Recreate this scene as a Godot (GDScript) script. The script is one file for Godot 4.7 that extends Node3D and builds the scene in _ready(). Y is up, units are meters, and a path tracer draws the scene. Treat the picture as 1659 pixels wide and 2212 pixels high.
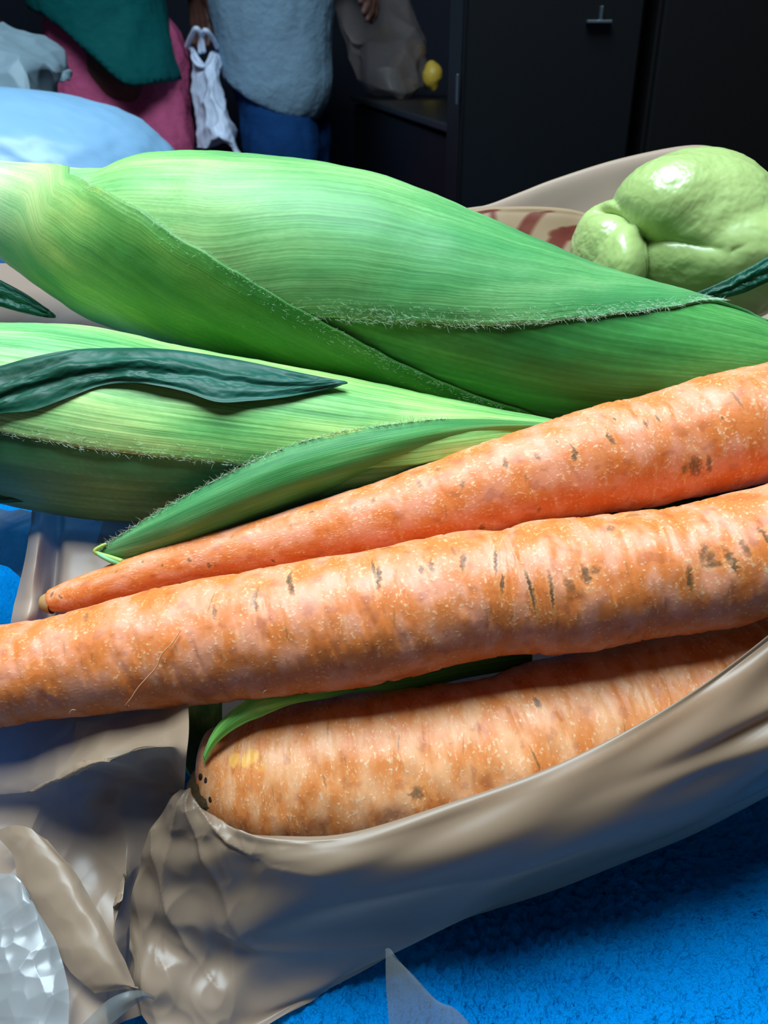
extends Node3D

const FRONT := Vector3(0, 0.46947, 0.88295)   # the side of the vegetables that faces up and forward: angle 0 of their cross-sections
var noise := FastNoiseLite.new()
var fine := FastNoiseLite.new()
var taken := {}

# ---------------------------------------------------------------- numbers
func P(a: Array) -> Array:                     # tenths of a millimetre -> points
	var o := []
	for i in range(0, a.size(), 3):
		o.append(Vector3(a[i], a[i + 1], a[i + 2]) * 0.0001)
	return o

func T(a: Array) -> Array:                     # centre and radius along a tube
	var o := []
	for i in range(0, a.size(), 4):
		o.append([Vector3(a[i], a[i + 1], a[i + 2]) * 0.0001, a[i + 3] * 0.0001])
	return o

func E(a: Array) -> Array:                     # (share of length, angle in degrees) along a leaf edge
	var o := []
	for i in range(0, a.size(), 2):
		o.append(Vector2(a[i] * 0.001, a[i + 1] * 0.1))
	return o

func M(a: Array) -> Array:                     # (share of length, share of turn, length, width, strength) of a blemish
	var o := []
	for i in range(0, a.size(), 5):
		o.append([a[i] * 0.001, a[i + 1] * 0.001, a[i + 2], a[i + 3], a[i + 4] * 0.01])
	return o

func cr(a, b, c, d, u: float):
	return 0.5 * ((2.0 * b) + (c - a) * u + (2.0 * a - 5.0 * b + 4.0 * c - d) * u * u + (3.0 * b - a - 3.0 * c + d) * u * u * u)

func along(pts: Array, s: float):              # Catmull-Rom through evenly spaced points
	var n := pts.size() - 1
	var t := clampf(s * n, 0.0, n - 1e-6)
	var i := int(t)
	var a = pts[i - 1] if i > 0 else 2.0 * pts[0] - pts[1]
	var d = pts[i + 2] if i + 2 <= n else 2.0 * pts[n] - pts[n - 1]
	return cr(a, pts[i], pts[i + 1], d, t - i)

func edge_at(e: Array, s: float) -> float:     # angle of a leaf edge at a share of the length
	if s <= e[0].x:
		return e[0].y
	for i in e.size() - 1:
		if s <= e[i + 1].x:
			return lerpf(e[i].y, e[i + 1].y, smoothstep(0.0, 1.0, (s - e[i].x) / maxf(e[i + 1].x - e[i].x, 1e-5)) * 0.35 + 0.65 * (s - e[i].x) / maxf(e[i + 1].x - e[i].x, 1e-5))
	return e[-1].y

# ---------------------------------------------------------------- objects
func numbered(called: String) -> String:
	taken[called] = taken.get(called, 0) + 1
	return called if taken[called] == 1 else "%s_%03d" % [called, taken[called] - 1]

func tag(o: Node3D, label: String, category: String, group := "") -> Node3D:
	o.set_meta("label", label)
	o.set_meta("category", category)
	if group:
		o.set_meta("group", group)
	return o

func thing(called: String, label: String, category: String, at := Vector3.ZERO, group := "") -> Node3D:
	var o := Node3D.new()
	o.name = numbered(called)
	add_child(o)
	o.position = at
	return tag(o, label, category, group)

func part(called: String, m: Mesh, mat: Material, parent: Node3D) -> MeshInstance3D:
	var o := MeshInstance3D.new()
	o.name = called
	o.mesh = m
	o.material_override = mat
	if parent != self:
		var off := Vector3.ZERO
		var p: Node = parent
		while p != self:
			off += (p as Node3D).position
			p = p.get_parent()
		o.position = -off
	parent.add_child(o, true)
	return o

func struct(called: String, m: Mesh, mat: Material, parent: Node3D = self) -> MeshInstance3D:
	var o := part(called, m, mat, parent)
	if parent == self:
		o.set_meta("kind", "structure")
	return o

func mat(c: Color, rough := 0.6, spec := 0.5) -> StandardMaterial3D:
	var m := StandardMaterial3D.new()
	m.albedo_color = c
	m.roughness = rough
	m.metallic_specular = spec
	return m

# ---------------------------------------------------------------- meshes
func commit(pos: PackedVector3Array, nor: PackedVector3Array, uv: PackedVector2Array, ind: PackedInt32Array) -> ArrayMesh:
	var a := []
	a.resize(Mesh.ARRAY_MAX)
	a[Mesh.ARRAY_VERTEX] = pos
	a[Mesh.ARRAY_NORMAL] = nor
	a[Mesh.ARRAY_TEX_UV] = uv
	a[Mesh.ARRAY_INDEX] = ind
	var m := ArrayMesh.new()
	m.add_surface_from_arrays(Mesh.PRIMITIVE_TRIANGLES, a)
	return m

# A grid of nu x nv points (u slow). wrap joins the last row of v to the first.
func grid(pos: PackedVector3Array, nu: int, nv: int, wrap := false, uvs := PackedVector2Array()) -> ArrayMesh:
	var nor := PackedVector3Array()
	var uv := uvs
	nor.resize(pos.size())
	var own := uv.is_empty()
	if own:
		uv.resize(pos.size())
	for i in nu:
		for j in nv:
			var k := i * nv + j
			var du := pos[mini(i + 1, nu - 1) * nv + j] - pos[maxi(i - 1, 0) * nv + j]
			var dv: Vector3
			if wrap:
				dv = pos[i * nv + (j + 1) % (nv - 1)] - pos[i * nv + (j - 1 + nv - 1) % (nv - 1)]
			else:
				dv = pos[i * nv + mini(j + 1, nv - 1)] - pos[i * nv + maxi(j - 1, 0)]
			var n := du.cross(dv)
			if n.length_squared() < 1e-18:
				n = du if du.length_squared() > 1e-14 else Vector3.UP
			nor[k] = n.normalized()
			if own:
				uv[k] = Vector2(float(i) / (nu - 1), float(j) / (nv - 1))
	var ind := PackedInt32Array()
	for i in nu - 1:
		for j in nv - 1:
			var a := i * nv + j
			var b := a + 1
			var c := a + nv
			var d := c + 1
			ind.append_array([a, b, c, b, d, c])
	return commit(pos, nor, uv, ind)

# Smooth sheet through a grid of control rows; n_sub points between rows. bend(u, v, point) may move points.
func sheet_points(rows: Array, nu: int, nv: int) -> PackedVector3Array:
	var cols := []
	for r in rows:
		var line := []
		for j in nv:
			line.append(along(r, float(j) / (nv - 1)))
		cols.append(line)
	var o := PackedVector3Array()
	o.resize(nu * nv)
	for j in nv:
		var c := []
		for r in cols:
			c.append(r[j])
		for i in nu:
			o[i * nv + j] = along(c, float(i) / (nu - 1))
	return o

func sheet_normals(p: PackedVector3Array, nu: int, nv: int) -> PackedVector3Array:
	var o := PackedVector3Array()
	o.resize(p.size())
	for i in nu:
		for j in nv:
			var du := p[mini(i + 1, nu - 1) * nv + j] - p[maxi(i - 1, 0) * nv + j]
			var dv := p[i * nv + mini(j + 1, nv - 1)] - p[i * nv + maxi(j - 1, 0)]
			o[i * nv + j] = du.cross(dv).normalized()
	return o

# Gives a sheet a thickness: a closed skin, the underside below along the normals.
func shell(p: PackedVector3Array, nu: int, nv: int, thick: float) -> ArrayMesh:
	var n := sheet_normals(p, nu, nv)
	var w := 2 * nv + 1
	var o := PackedVector3Array()
	var uv := PackedVector2Array()
	o.resize(nu * w)
	uv.resize(nu * w)
	for i in nu:
		for j in w:
			var k := j if j < nv else (2 * nv - 1 - j if j < 2 * nv else 0)
			var under := j >= nv and j < 2 * nv
			var fade := minf(1.0, minf(i, nu - 1 - i) / 3.0)
			o[i * w + j] = p[i * nv + k] - (n[i * nv + k] * thick * (0.15 + 0.85 * fade) if under else Vector3.ZERO)
			uv[i * w + j] = Vector2(float(i) / (nu - 1), float(k) / (nv - 1))
	return grid(o, nu, w, true, uv)

# The skin of a tube at (s, angle): centre, radius and the two axes of its cross-section.
func frame(t: Array, s: float) -> Array:
	var cs := []
	var n := t.size() - 1
	var x := clampf(s * n, 0.0, n - 1e-6)
	var i := int(x)
	for k in [i - 1, i, i + 1, i + 2]:
		if k < 0:
			cs.append([2.0 * t[0][0] - t[1][0], 2.0 * t[0][1] - t[1][1]])
		elif k > n:
			cs.append([2.0 * t[n][0] - t[n - 1][0], 2.0 * t[n][1] - t[n - 1][1]])
		else:
			cs.append(t[k])
	var u := x - i
	var c: Vector3 = cr(cs[0][0], cs[1][0], cs[2][0], cs[3][0], u)
	var r: float = cr(cs[0][1], cs[1][1], cs[2][1], cs[3][1], u)
	var c2: Vector3 = cr(cs[0][0], cs[1][0], cs[2][0], cs[3][0], u + 0.004)
	var c1: Vector3 = cr(cs[0][0], cs[1][0], cs[2][0], cs[3][0], u - 0.004)
	var d := (c2 - c1).normalized()
	var f := (FRONT - d * FRONT.dot(d)).normalized()
	return [c, r, f, f.cross(d), d]

func round_end(x: float, cap: float) -> float:
	return sqrt(maxf(0.0, 1.0 - pow(1.0 - clampf(x / cap, 0.0, 1.0), 2.0))) if cap > 0.0 else 1.0

func tube(t: Array, nu: int, nv: int, cap0: float, cap1: float, lump: float, ring: float, seed_of: int) -> ArrayMesh:
	var o := PackedVector3Array()
	o.resize(nu * (nv + 1))
	noise.seed = seed_of
	noise.frequency = 1.0
	for i in nu:
		var s := float(i) / (nu - 1)
		if cap0 > 0.0:                      # more rings where the end is round
			s = s * s * (2.0 - s) if s < 0.1 and false else s
		var fr := frame(t, s)
		var cap := round_end(s, cap0) * round_end(1.0 - s, cap1)
		for j in nv + 1:
			var a := TAU * (j % nv) / nv + PI
			var dir: Vector3 = fr[2] * cos(a) + fr[3] * sin(a)
			var base: Vector3 = fr[0] + dir * fr[1]
			var q := base * 60.0
			var l := lump * noise.get_noise_3d(q.x, q.y, q.z)
			var g := noise.get_noise_3d(s * 60.0, cos(a) * 0.9, sin(a) * 0.9 + 40.0)
			l -= ring * maxf(0.0, g - 0.12) * 3.0
			o[i * (nv + 1) + j] = fr[0] + dir * (fr[1] * cap * (1.0 + l))
	return grid(o, nu, nv + 1, true)

# A husk leaf wrapped over a tube between two edges, standing off it; a shell with a lip at its free edges.
func husk(t: Array, s0: float, s1: float, lo: Array, hi: Array, off: float, lip_lo: float, lip_hi: float, nu: int, nv: int, wave: float, seed_of: int, cap1 := 0.0) -> ArrayMesh:
	var o := PackedVector3Array()
	o.resize(nu * nv)
	noise.seed = seed_of
	noise.frequency = 1.0
	for i in nu:
		var s := lerpf(s0, s1, float(i) / (nu - 1))
		var fr := frame(t, s)
		var a0 := deg_to_rad(edge_at(lo, s))
		var a1 := deg_to_rad(edge_at(hi, s))
		for j in nv:
			var v := float(j) / (nv - 1)
			v = v * 0.6 + 0.4 * smoothstep(0.0, 1.0, v)
			var a := lerpf(a0, a1, v)
			var dir: Vector3 = fr[2] * cos(a) + fr[3] * sin(a)
			var r: float = fr[1] * round_end(1.0 - s, cap1)
			var q: Vector3 = (fr[0] + dir * fr[1]) * 45.0
			var ridge := sin((v * 19.0 + noise.get_noise_2d(s * 3.0, v * 4.0) * 2.0) * TAU) * 0.00003
			var e: float = off * (0.68 + 0.32 * smoothstep(0.0, 0.006, minf((a - a0) * fr[1], (a1 - a) * fr[1]))) + wave * noise.get_noise_3d(q.x, q.y, q.z) + ridge
			var dist_lo: float = (a - a0) * fr[1]
			var dist_hi: float = (a1 - a) * fr[1]
			var w := noise.get_noise_2d(s * 22.0, 7.0) * 0.5 + 0.5
			e += lip_lo * exp(-dist_lo / 0.004) * w + lip_hi * exp(-dist_hi / 0.004) * w
			o[i * nv + j] = fr[0] + dir * (r + e)
	return shell(o, nu, nv, minf(off * 0.8, 0.0011))

func box(a: Vector3, b: Vector3, ch := 0.004) -> ArrayMesh:   # chamfered box between two corners
	var c := (a + b) / 2.0
	var h := (b - a).abs() / 2.0
	ch = minf(ch, minf(h.x, minf(h.y, h.z)) * 0.45)
	var st := SurfaceTool.new()
	st.begin(Mesh.PRIMITIVE_TRIANGLES)
	st.set_smooth_group(-1)
	var quad := func(p: Array):
		var n: Vector3 = (p[1] - p[0]).cross(p[2] - p[0])
		var m: Vector3 = (p[0] + p[1] + p[2]) / 3.0
		var q := p if n.dot(m) < 0.0 else [p[0], p[3], p[2], p[1]] if p.size() == 4 else [p[0], p[2], p[1]]
		for k in ([0, 1, 2, 0, 2, 3] if q.size() == 4 else [0, 1, 2]):
			st.add_vertex(q[k] + c)
	var v := func(x: float, y: float, z: float, inset: int) -> Vector3:
		return Vector3(x * (h.x - (0.0 if inset == 0 else ch)), y * (h.y - (0.0 if inset == 1 else ch)), z * (h.z - (0.0 if inset == 2 else ch)))
	for s in [-1.0, 1.0]:
		quad.call([v.call(s, -1, -1, 0), v.call(s, 1, -1, 0), v.call(s, 1, 1, 0), v.call(s, -1, 1, 0)])
		quad.call([v.call(-1, s, -1, 1), v.call(1, s, -1, 1), v.call(1, s, 1, 1), v.call(-1, s, 1, 1)])
		quad.call([v.call(-1, -1, s, 2), v.call(1, -1, s, 2), v.call(1, 1, s, 2), v.call(-1, 1, s, 2)])
		for w in [-1.0, 1.0]:
			quad.call([v.call(s, w, -1, 0), v.call(s, w, 1, 0), v.call(s, w, 1, 1), v.call(s, w, -1, 1)])
			quad.call([v.call(s, -1, w, 0), v.call(s, 1, w, 0), v.call(s, 1, w, 2), v.call(s, -1, w, 2)])
			quad.call([v.call(-1, s, w, 1), v.call(1, s, w, 1), v.call(1, s, w, 2), v.call(-1, s, w, 2)])
			for y in [-1.0, 1.0]:
				quad.call([v.call(s, y, w, 0), v.call(s, y, w, 1), v.call(s, y, w, 2)])
	st.generate_normals()
	return st.commit()

func turned(m: ArrayMesh, t: Transform3D) -> ArrayMesh:
	var st := SurfaceTool.new()
	st.begin(Mesh.PRIMITIVE_TRIANGLES)
	st.append_from(m, 0, t)
	return st.commit()

# Many thin hairs as one mesh: [root, tip, radius]
func hairs(list: Array) -> ArrayMesh:
	var pos := PackedVector3Array()
	var nor := PackedVector3Array()
	var uv := PackedVector2Array()
	var ind := PackedInt32Array()
	for h in list:
		var k := pos.size()
		var d: Vector3 = (h[1] - h[0]).normalized()
		var x := d.cross(Vector3.UP if absf(d.y) < 0.9 else Vector3.RIGHT).normalized()
		var y := d.cross(x)
		for i in 3:
			var a := TAU * i / 3.0
			var n := x * cos(a) + y * sin(a)
			pos.append(h[0] + n * h[2])
			nor.append(n)
			uv.append(Vector2.ZERO)
			pos.append(h[1] + n * h[2] * h[3])
			nor.append(n)
			uv.append(Vector2.ONE)
		for i in 3:
			var a := k + 2 * i
			var b := k + 2 * ((i + 1) % 3)
			ind.append_array([a, a + 1, b, b, a + 1, b + 1])
	return commit(pos, nor, uv, ind)

# A thin bent thread
func thread(pts: Array, r0: float, r1: float, n := 40, seg := 6) -> ArrayMesh:
	var t := []
	for i in pts.size():
		t.append([pts[i], lerpf(r0, r1, float(i) / (pts.size() - 1))])
	return tube(t, n, seg, 0.01, 0.01, 0.1, 0.0, 5)

# ---------------------------------------------------------------- textures
func picture(w: int, h: int, b: PackedByteArray, grey := false) -> ImageTexture:
	return ImageTexture.create_from_image(Image.create_from_data(w, h, false, Image.FORMAT_L8 if grey else Image.FORMAT_RGB8, b))

func field(w: int, h: int, fx: float, fy: float, seed_of: int, octaves := 3, kind := FastNoiseLite.TYPE_SIMPLEX_SMOOTH) -> PackedByteArray:
	# a noise of fx by fy waves over the picture
	var f := FastNoiseLite.new()
	f.noise_type = kind
	f.seed = seed_of
	f.fractal_octaves = octaves
	f.frequency = 1.0 / 16.0
	var iw := clampi(int(fx * 16.0), 8, w)
	var ih := clampi(int(fy * 16.0), 8, h)
	f.frequency = fx / iw if fx / iw > fy / ih else fy / ih
	var im := f.get_image(iw, ih, false, false, true)
	im.resize(w, h, Image.INTERPOLATE_CUBIC)
	im.convert(Image.FORMAT_L8)
	return im.get_data()

# Husk: pale at the stalk, fibres along the leaf (u along, v across).
func husk_look(ends: Array, contrast: float, seed_of: int, fibres: float, bloom: float) -> StandardMaterial3D:
	var w := 512
	var h := 1024
	var f1 := field(w, h, 2.5, fibres, seed_of, 2)
	var f2 := field(w, h, 5.0, fibres * 0.33, seed_of + 1, 2)
	var f3 := field(w, h, 3.0, 4.0, seed_of + 2, 4)
	var f4 := field(w, h, 90.0, 40.0, seed_of + 3, 3)
	var b := PackedByteArray()
	b.resize(w * h * 3)
	var hb := PackedByteArray()
	hb.resize(w * h)
	var n := ends.size() - 1
	for x in w:
		var u := float(x) / w * n
		var i := mini(int(u), n - 1)
		var base: Color = ends[i].lerp(ends[i + 1], u - i)
		for y in h:
			var k := y * w + x
			var s := (f1[k] - 128.0) / 128.0
			var s2 := (f2[k] - 128.0) / 128.0
			var g := (f3[k] - 128.0) / 128.0
			var d := (f4[k] - 128.0) / 128.0
			var line := s * 0.6 + s2 * 0.5
			var m := 1.0 + contrast * line + 0.16 * g + 0.05 * d
			var wht := bloom * clampf(g * 0.8 + d * 0.5 + s * 0.4, 0.0, 1.0)
			b[k * 3] = clampi(int((base.r * m * (1.0 + 0.25 * contrast * line + 0.2 * g) * (1.0 - wht) + 0.62 * wht) * 255.0), 0, 255)
			b[k * 3 + 1] = clampi(int((base.g * (1.0 + (m - 1.0) * 0.75) * (1.0 - wht) + 0.78 * wht) * 255.0), 0, 255)
			b[k * 3 + 2] = clampi(int((base.b * m * (1.0 - wht) + 0.66 * wht) * 255.0), 0, 255)
			hb[k] = clampi(int(128.0 + 90.0 * s + 40.0 * s2 + 12.0 * d), 0, 255)
	var m := mat(Color.WHITE, 0.5, 0.42)
	m.albedo_texture = picture(w, h, b)
	m.heightmap_enabled = true
	m.heightmap_texture = picture(w, h, hb, true)
	m.heightmap_scale = 0.008
	m.backlight_enabled = true
	m.backlight = Color(0.22, 0.22, 0.22)
	m.rim_enabled = true
	m.rim = 0.25
	return m

# Carrot skin: blotches, scratches round the root, dark eyes at the given spots (u along, v round).
func carrot_look(seed_of: int, marks: Array, deep: Color, pale: Color, dusty: float, bruises := []) -> StandardMaterial3D:
	var w := 1280
	var h := 640
	var f1 := field(w, h, 22.0, 7.0, seed_of, 4)
	var f2 := field(w, h, 170.0, 30.0, seed_of + 1, 3)
	var f3 := field(w, h, 60.0, 2.5, seed_of + 2, 3)
	var f4 := field(w, h, 110.0, 80.0, seed_of + 3, 2)
	var f5 := field(w, h, 26.0, 14.0, seed_of + 4, 4)
	var b := PackedByteArray()
	b.resize(w * h * 3)
	var hb := PackedByteArray()
	hb.resize(w * h)
	for k in w * h:
		var a := f1[k] / 255.0
		var t := smoothstep(0.25, 0.80, a)
		var r := lerpf(deep.r, pale.r, t)
		var g := lerpf(deep.g, pale.g, t)
		var bl := lerpf(deep.b, pale.b, t)
		var ring := clampf((f3[k] / 255.0 - 0.70) * 5.0, 0.0, 1.0) * clampf(f5[k] / 255.0 * 3.0 - 1.2, 0.0, 1.0)
		var sp := clampf((f2[k] / 255.0 - 0.61) * 6.0, 0.0, 1.0) * clampf(f5[k] / 255.0 * 4.0 - 1.6, 0.0, 1.0)
		var dot := clampf((f4[k] / 255.0 - 0.77) * 10.0, 0.0, 1.0)
		var cream := clampf(0.5 * ring + 0.8 * sp + 0.9 * dot, 0.0, 1.0) * dusty
		r = lerpf(r, 0.93, cream)
		g = lerpf(g, 0.76, cream)
		bl = lerpf(bl, 0.61, cream)
		var low := clampf((0.30 - f5[k] / 255.0) * 1.5, 0.0, 0.14)
		r *= 1.0 - low * 0.6
		g *= 1.0 - low * 0.8
		bl *= 1.0 - low * 0.6
		b[k * 3] = clampi(int(r * 255.0), 0, 255)
		b[k * 3 + 1] = clampi(int(g * 255.0), 0, 255)
		b[k * 3 + 2] = clampi(int(bl * 255.0), 0, 255)
		hb[k] = clampi(int(128.0 + 60.0 * (ring * 0.8 + sp * 0.6 + dot) + (f2[k] - 128.0) * 0.12 - (f3[k] - 128.0) * 0.25), 0, 255)
	var rng := RandomNumberGenerator.new()
	rng.seed = seed_of
	var all := marks.duplicate()
	for i in 46:
		all.append([rng.randf(), rng.randf(), rng.randf_range(5, 16), rng.randf_range(1.0, 2.6), rng.randf_range(0.1, 0.38)])
	for m in all:                               # eyes: short dark lens across the root, with a cream rim
		var cx: float = m[0] * w
		var cy: float = m[1] * h
		var ly: float = m[2] * 1.15
		var lx: float = m[3] * 0.75
		var lean := rng.randf_range(-0.25, 0.25)
		for y in range(int(cy - ly * 1.6), int(cy + ly * 1.6) + 1):
			for x in range(int(cx - lx * 3.0 - 3), int(cx + lx * 3.0 + 4)):
				if x < 0 or x >= w:
					continue
				var k := posmod(y, h) * w + x
				var dy := (y - cy) / ly
				var dx := (x - cx - lean * (y - cy)) / lx + (f4[k] - 128.0) / 170.0
				var q := dx * dx + dy * dy
				var dark: float = clampf(1.2 - q, 0.0, 1.0) * m[4] * (0.55 + 0.45 * clampf(f2[k] / 100.0 - 0.5, 0.0, 1.0)) * 0.9
				var rim: float = clampf(1.0 - absf(q - 2.4) / 1.4, 0.0, 1.0) * m[4] * 0.35
				var c0 := b[k * 3] / 255.0
				var c1 := b[k * 3 + 1] / 255.0
				var c2 := b[k * 3 + 2] / 255.0
				b[k * 3] = clampi(int(lerpf(lerpf(c0, 0.92, rim), 0.36, dark) * 255.0), 0, 255)
				b[k * 3 + 1] = clampi(int(lerpf(lerpf(c1, 0.74, rim), 0.27, dark) * 255.0), 0, 255)
				b[k * 3 + 2] = clampi(int(lerpf(lerpf(c2, 0.50, rim), 0.17, dark) * 255.0), 0, 255)
				hb[k] = clampi(hb[k] - int(90.0 * dark) + int(20.0 * rim), 0, 255)
	for q in bruises:                           # rubbed, yellow skin
		var bx: float = q[0] * w
		var by: float = q[1] * h
		for y in range(int(by - q[3] * 2), int(by + q[3] * 2)):
			for x in range(maxi(0, int(bx - q[2] * 2)), mini(w, int(bx + q[2] * 2))):
				var k := posmod(y, h) * w + x
				var dd: float = pow((x - bx) / q[2], 2.0) + pow((y - by) / q[3], 2.0) + (f5[k] - 128.0) / 70.0
				var t: float = clampf(1.2 - dd, 0.0, 1.0) * q[4]
				b[k * 3] = int(lerpf(b[k * 3], 250.0, t))
				b[k * 3 + 1] = int(lerpf(b[k * 3 + 1], 182.0, t))
				b[k * 3 + 2] = int(lerpf(b[k * 3 + 2], 84.0, t))
	var m := mat(Color.WHITE, 0.5, 0.5)
	m.albedo_texture = picture(w, h, b)
	m.heightmap_enabled = true
	m.heightmap_texture = picture(w, h, hb, true)
	m.heightmap_scale = 0.03
	m.subsurf_scatter_enabled = true
	m.subsurf_scatter_strength = 0.12
	return m

func bumpy(m: StandardMaterial3D, fx: float, fy: float, depth_cm: float, seed_of: int, ridged := false, tri := 0.0) -> StandardMaterial3D:
	var f := FastNoiseLite.new()
	f.seed = seed_of
	f.fractal_octaves = 4
	f.fractal_type = FastNoiseLite.FRACTAL_RIDGED if ridged else FastNoiseLite.FRACTAL_FBM
	f.frequency = 1.0 / 64.0
	var im := f.get_seamless_image(512, 512, false, false, 0.2, true)
	im.convert(Image.FORMAT_L8)
	m.heightmap_enabled = true
	m.heightmap_texture = ImageTexture.create_from_image(im)
	m.heightmap_scale = depth_cm
	m.uv1_scale = Vector3(fx, fy, 1)
	if tri > 0.0:
		m.uv1_triplanar = true
		m.uv1_scale = Vector3.ONE * tri
	return m

func film(c: Color, alpha: float, back: float, rough := 0.34) -> StandardMaterial3D:
	var m := mat(c, rough, 0.42)
	m.transparency = BaseMaterial3D.TRANSPARENCY_ALPHA
	m.albedo_color.a = alpha
	m.backlight_enabled = true
	m.backlight = Color(back, back, back)
	m.cull_mode = BaseMaterial3D.CULL_DISABLED
	return m

# Crumples a sheet: sharp folds where the noise creases. how(u, v) -> amplitude in metres.
func crumple(p: PackedVector3Array, nu: int, nv: int, freq: float, how: Callable, seed_of: int) -> PackedVector3Array:
	var n := sheet_normals(p, nu, nv)
	var o := p.duplicate()
	var crease := FastNoiseLite.new()
	crease.noise_type = FastNoiseLite.TYPE_CELLULAR
	crease.cellular_return_type = FastNoiseLite.RETURN_DISTANCE
	crease.seed = seed_of
	crease.frequency = freq
	crease.fractal_type = FastNoiseLite.FRACTAL_NONE
	crease.domain_warp_enabled = true
	crease.domain_warp_amplitude = 0.35 / freq
	crease.domain_warp_frequency = freq * 0.5
	crease.domain_warp_fractal_type = FastNoiseLite.DOMAIN_WARP_FRACTAL_NONE
	for i in nu:
		for j in nv:
			var k := i * nv + j
			var a: float = how.call(float(i) / (nu - 1), float(j) / (nv - 1))
			o[k] = p[k] + n[k] * a * crease.get_noise_3dv(p[k])
	return o

# ---------------------------------------------------------------- bodies: a field of capsules, meshed as surface nets
func body(caps: Array, cell: float, k: float, cut = null, ripple := 0.0, seed_of := 1) -> ArrayMesh:
	var lo := Vector3.INF
	var hi := -Vector3.INF
	for c in caps:
		var r: float = maxf(c[2], c[3]) + 3.0 * cell + 0.02
		lo = lo.min(c[0] - Vector3.ONE * r).min(c[1] - Vector3.ONE * r)
		hi = hi.max(c[0] + Vector3.ONE * r).max(c[1] + Vector3.ONE * r)
	var n := Vector3i(((hi - lo) / cell).ceil()) + Vector3i.ONE
	var sum := PackedFloat32Array()
	sum.resize(n.x * n.y * n.z)
	for c in caps:
		var a: Vector3 = c[0]
		var d: Vector3 = c[1] - a
		var ra: float = c[2]
		var rb: float = c[3]
		var reach := maxf(ra, rb) + 2.0 * cell + 0.03
		var l: Vector3i = Vector3i((a.min(c[1]) - Vector3.ONE * reach - lo) / cell).clamp(Vector3i.ZERO, n - Vector3i.ONE)
		var h: Vector3i = Vector3i((a.max(c[1]) + Vector3.ONE * reach - lo) / cell).clamp(Vector3i.ZERO, n - Vector3i.ONE)
		var dd := maxf(d.length_squared(), 1e-9)
		for z in range(l.z, h.z + 1):
			for y in range(l.y, h.y + 1):
				var row := (z * n.y + y) * n.x
				for x in range(l.x, h.x + 1):
					var p := lo + Vector3(x, y, z) * cell - a
					var t := clampf(p.dot(d) / dd, 0.0, 1.0)
					var dist := (p - d * t).length() - lerpf(ra, rb, t)
					if dist < reach:
						sum[row + x] += exp(-dist * k)
	noise.seed = seed_of
	noise.frequency = 9.0
	var f := PackedFloat32Array()
	f.resize(sum.size())
	for z in n.z:
		for y in n.y:
			for x in n.x:
				var i := (z * n.y + y) * n.x + x
				var v := -log(maxf(sum[i], 1e-9)) / k
				if v < 0.1 and (ripple > 0.0 or cut != null):
					var p := lo + Vector3(x, y, z) * cell
					if ripple > 0.0:
						v += ripple * noise.get_noise_3d(p.x * 1.6, p.y, p.z * 1.6)
					if cut != null:
						v = maxf(v, cut.call(p))
				f[i] = v
	var at := {}
	var pos := PackedVector3Array()
	var nor := PackedVector3Array()
	var uv := PackedVector2Array()
	var ind := PackedInt32Array()
	var corner := [0, 1, n.x, n.x + 1, n.x * n.y, n.x * n.y + 1, n.x * n.y + n.x, n.x * n.y + n.x + 1]
	var off := [Vector3(0, 0, 0), Vector3(1, 0, 0), Vector3(0, 1, 0), Vector3(1, 1, 0), Vector3(0, 0, 1), Vector3(1, 0, 1), Vector3(0, 1, 1), Vector3(1, 1, 1)]
	var edges := [[0, 1], [2, 3], [4, 5], [6, 7], [0, 2], [1, 3], [4, 6], [5, 7], [0, 4], [1, 5], [2, 6], [3, 7]]
	for z in n.z - 1:
		for y in n.y - 1:
			for x in n.x - 1:
				var i := (z * n.y + y) * n.x + x
				var inside := 0
				for c in 8:
					if f[i + corner[c]] < 0.0:
						inside += 1
				if inside == 0 or inside == 8:
					continue
				var m := Vector3.ZERO
				var cnt := 0
				for e in edges:
					var a := f[i + corner[e[0]]]
					var b := f[i + corner[e[1]]]
					if (a < 0.0) != (b < 0.0):
						m += off[e[0]].lerp(off[e[1]], a / (a - b))
						cnt += 1
				m /= cnt
				at[i] = pos.size()
				pos.append(lo + (Vector3(x, y, z) + m) * cell)
				var g := Vector3.ZERO
				for c in 8:
					g += (off[c] - Vector3.ONE * 0.5) * f[i + corner[c]]
				nor.append(g.normalized())
				uv.append(Vector2(m.x, m.y))
	var step := [1, n.x, n.x * n.y]
	for z in range(1, n.z - 1):
		for y in range(1, n.y - 1):
			for x in range(1, n.x - 1):
				var i := (z * n.y + y) * n.x + x
				for ax in 3:
					var a := f[i] < 0.0
					var b: bool = f[i + step[ax]] < 0.0
					if a == b:
						continue
					var s1: int = step[(ax + 1) % 3]
					var s2: int = step[(ax + 2) % 3]
					var q := [at[i - s1 - s2], at[i - s2], at[i], at[i - s1]]
					if a:
						ind.append_array([q[0], q[2], q[1], q[0], q[3], q[2]])
					else:
						ind.append_array([q[0], q[1], q[2], q[0], q[2], q[3]])
	return commit(pos, nor, uv, ind)
func limb(list: Array, pts: Array) -> void:     # chain of [point, radius]
	for i in pts.size() - 1:
		list.append([pts[i][0], pts[i + 1][0], pts[i][1], pts[i + 1][1]])

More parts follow.
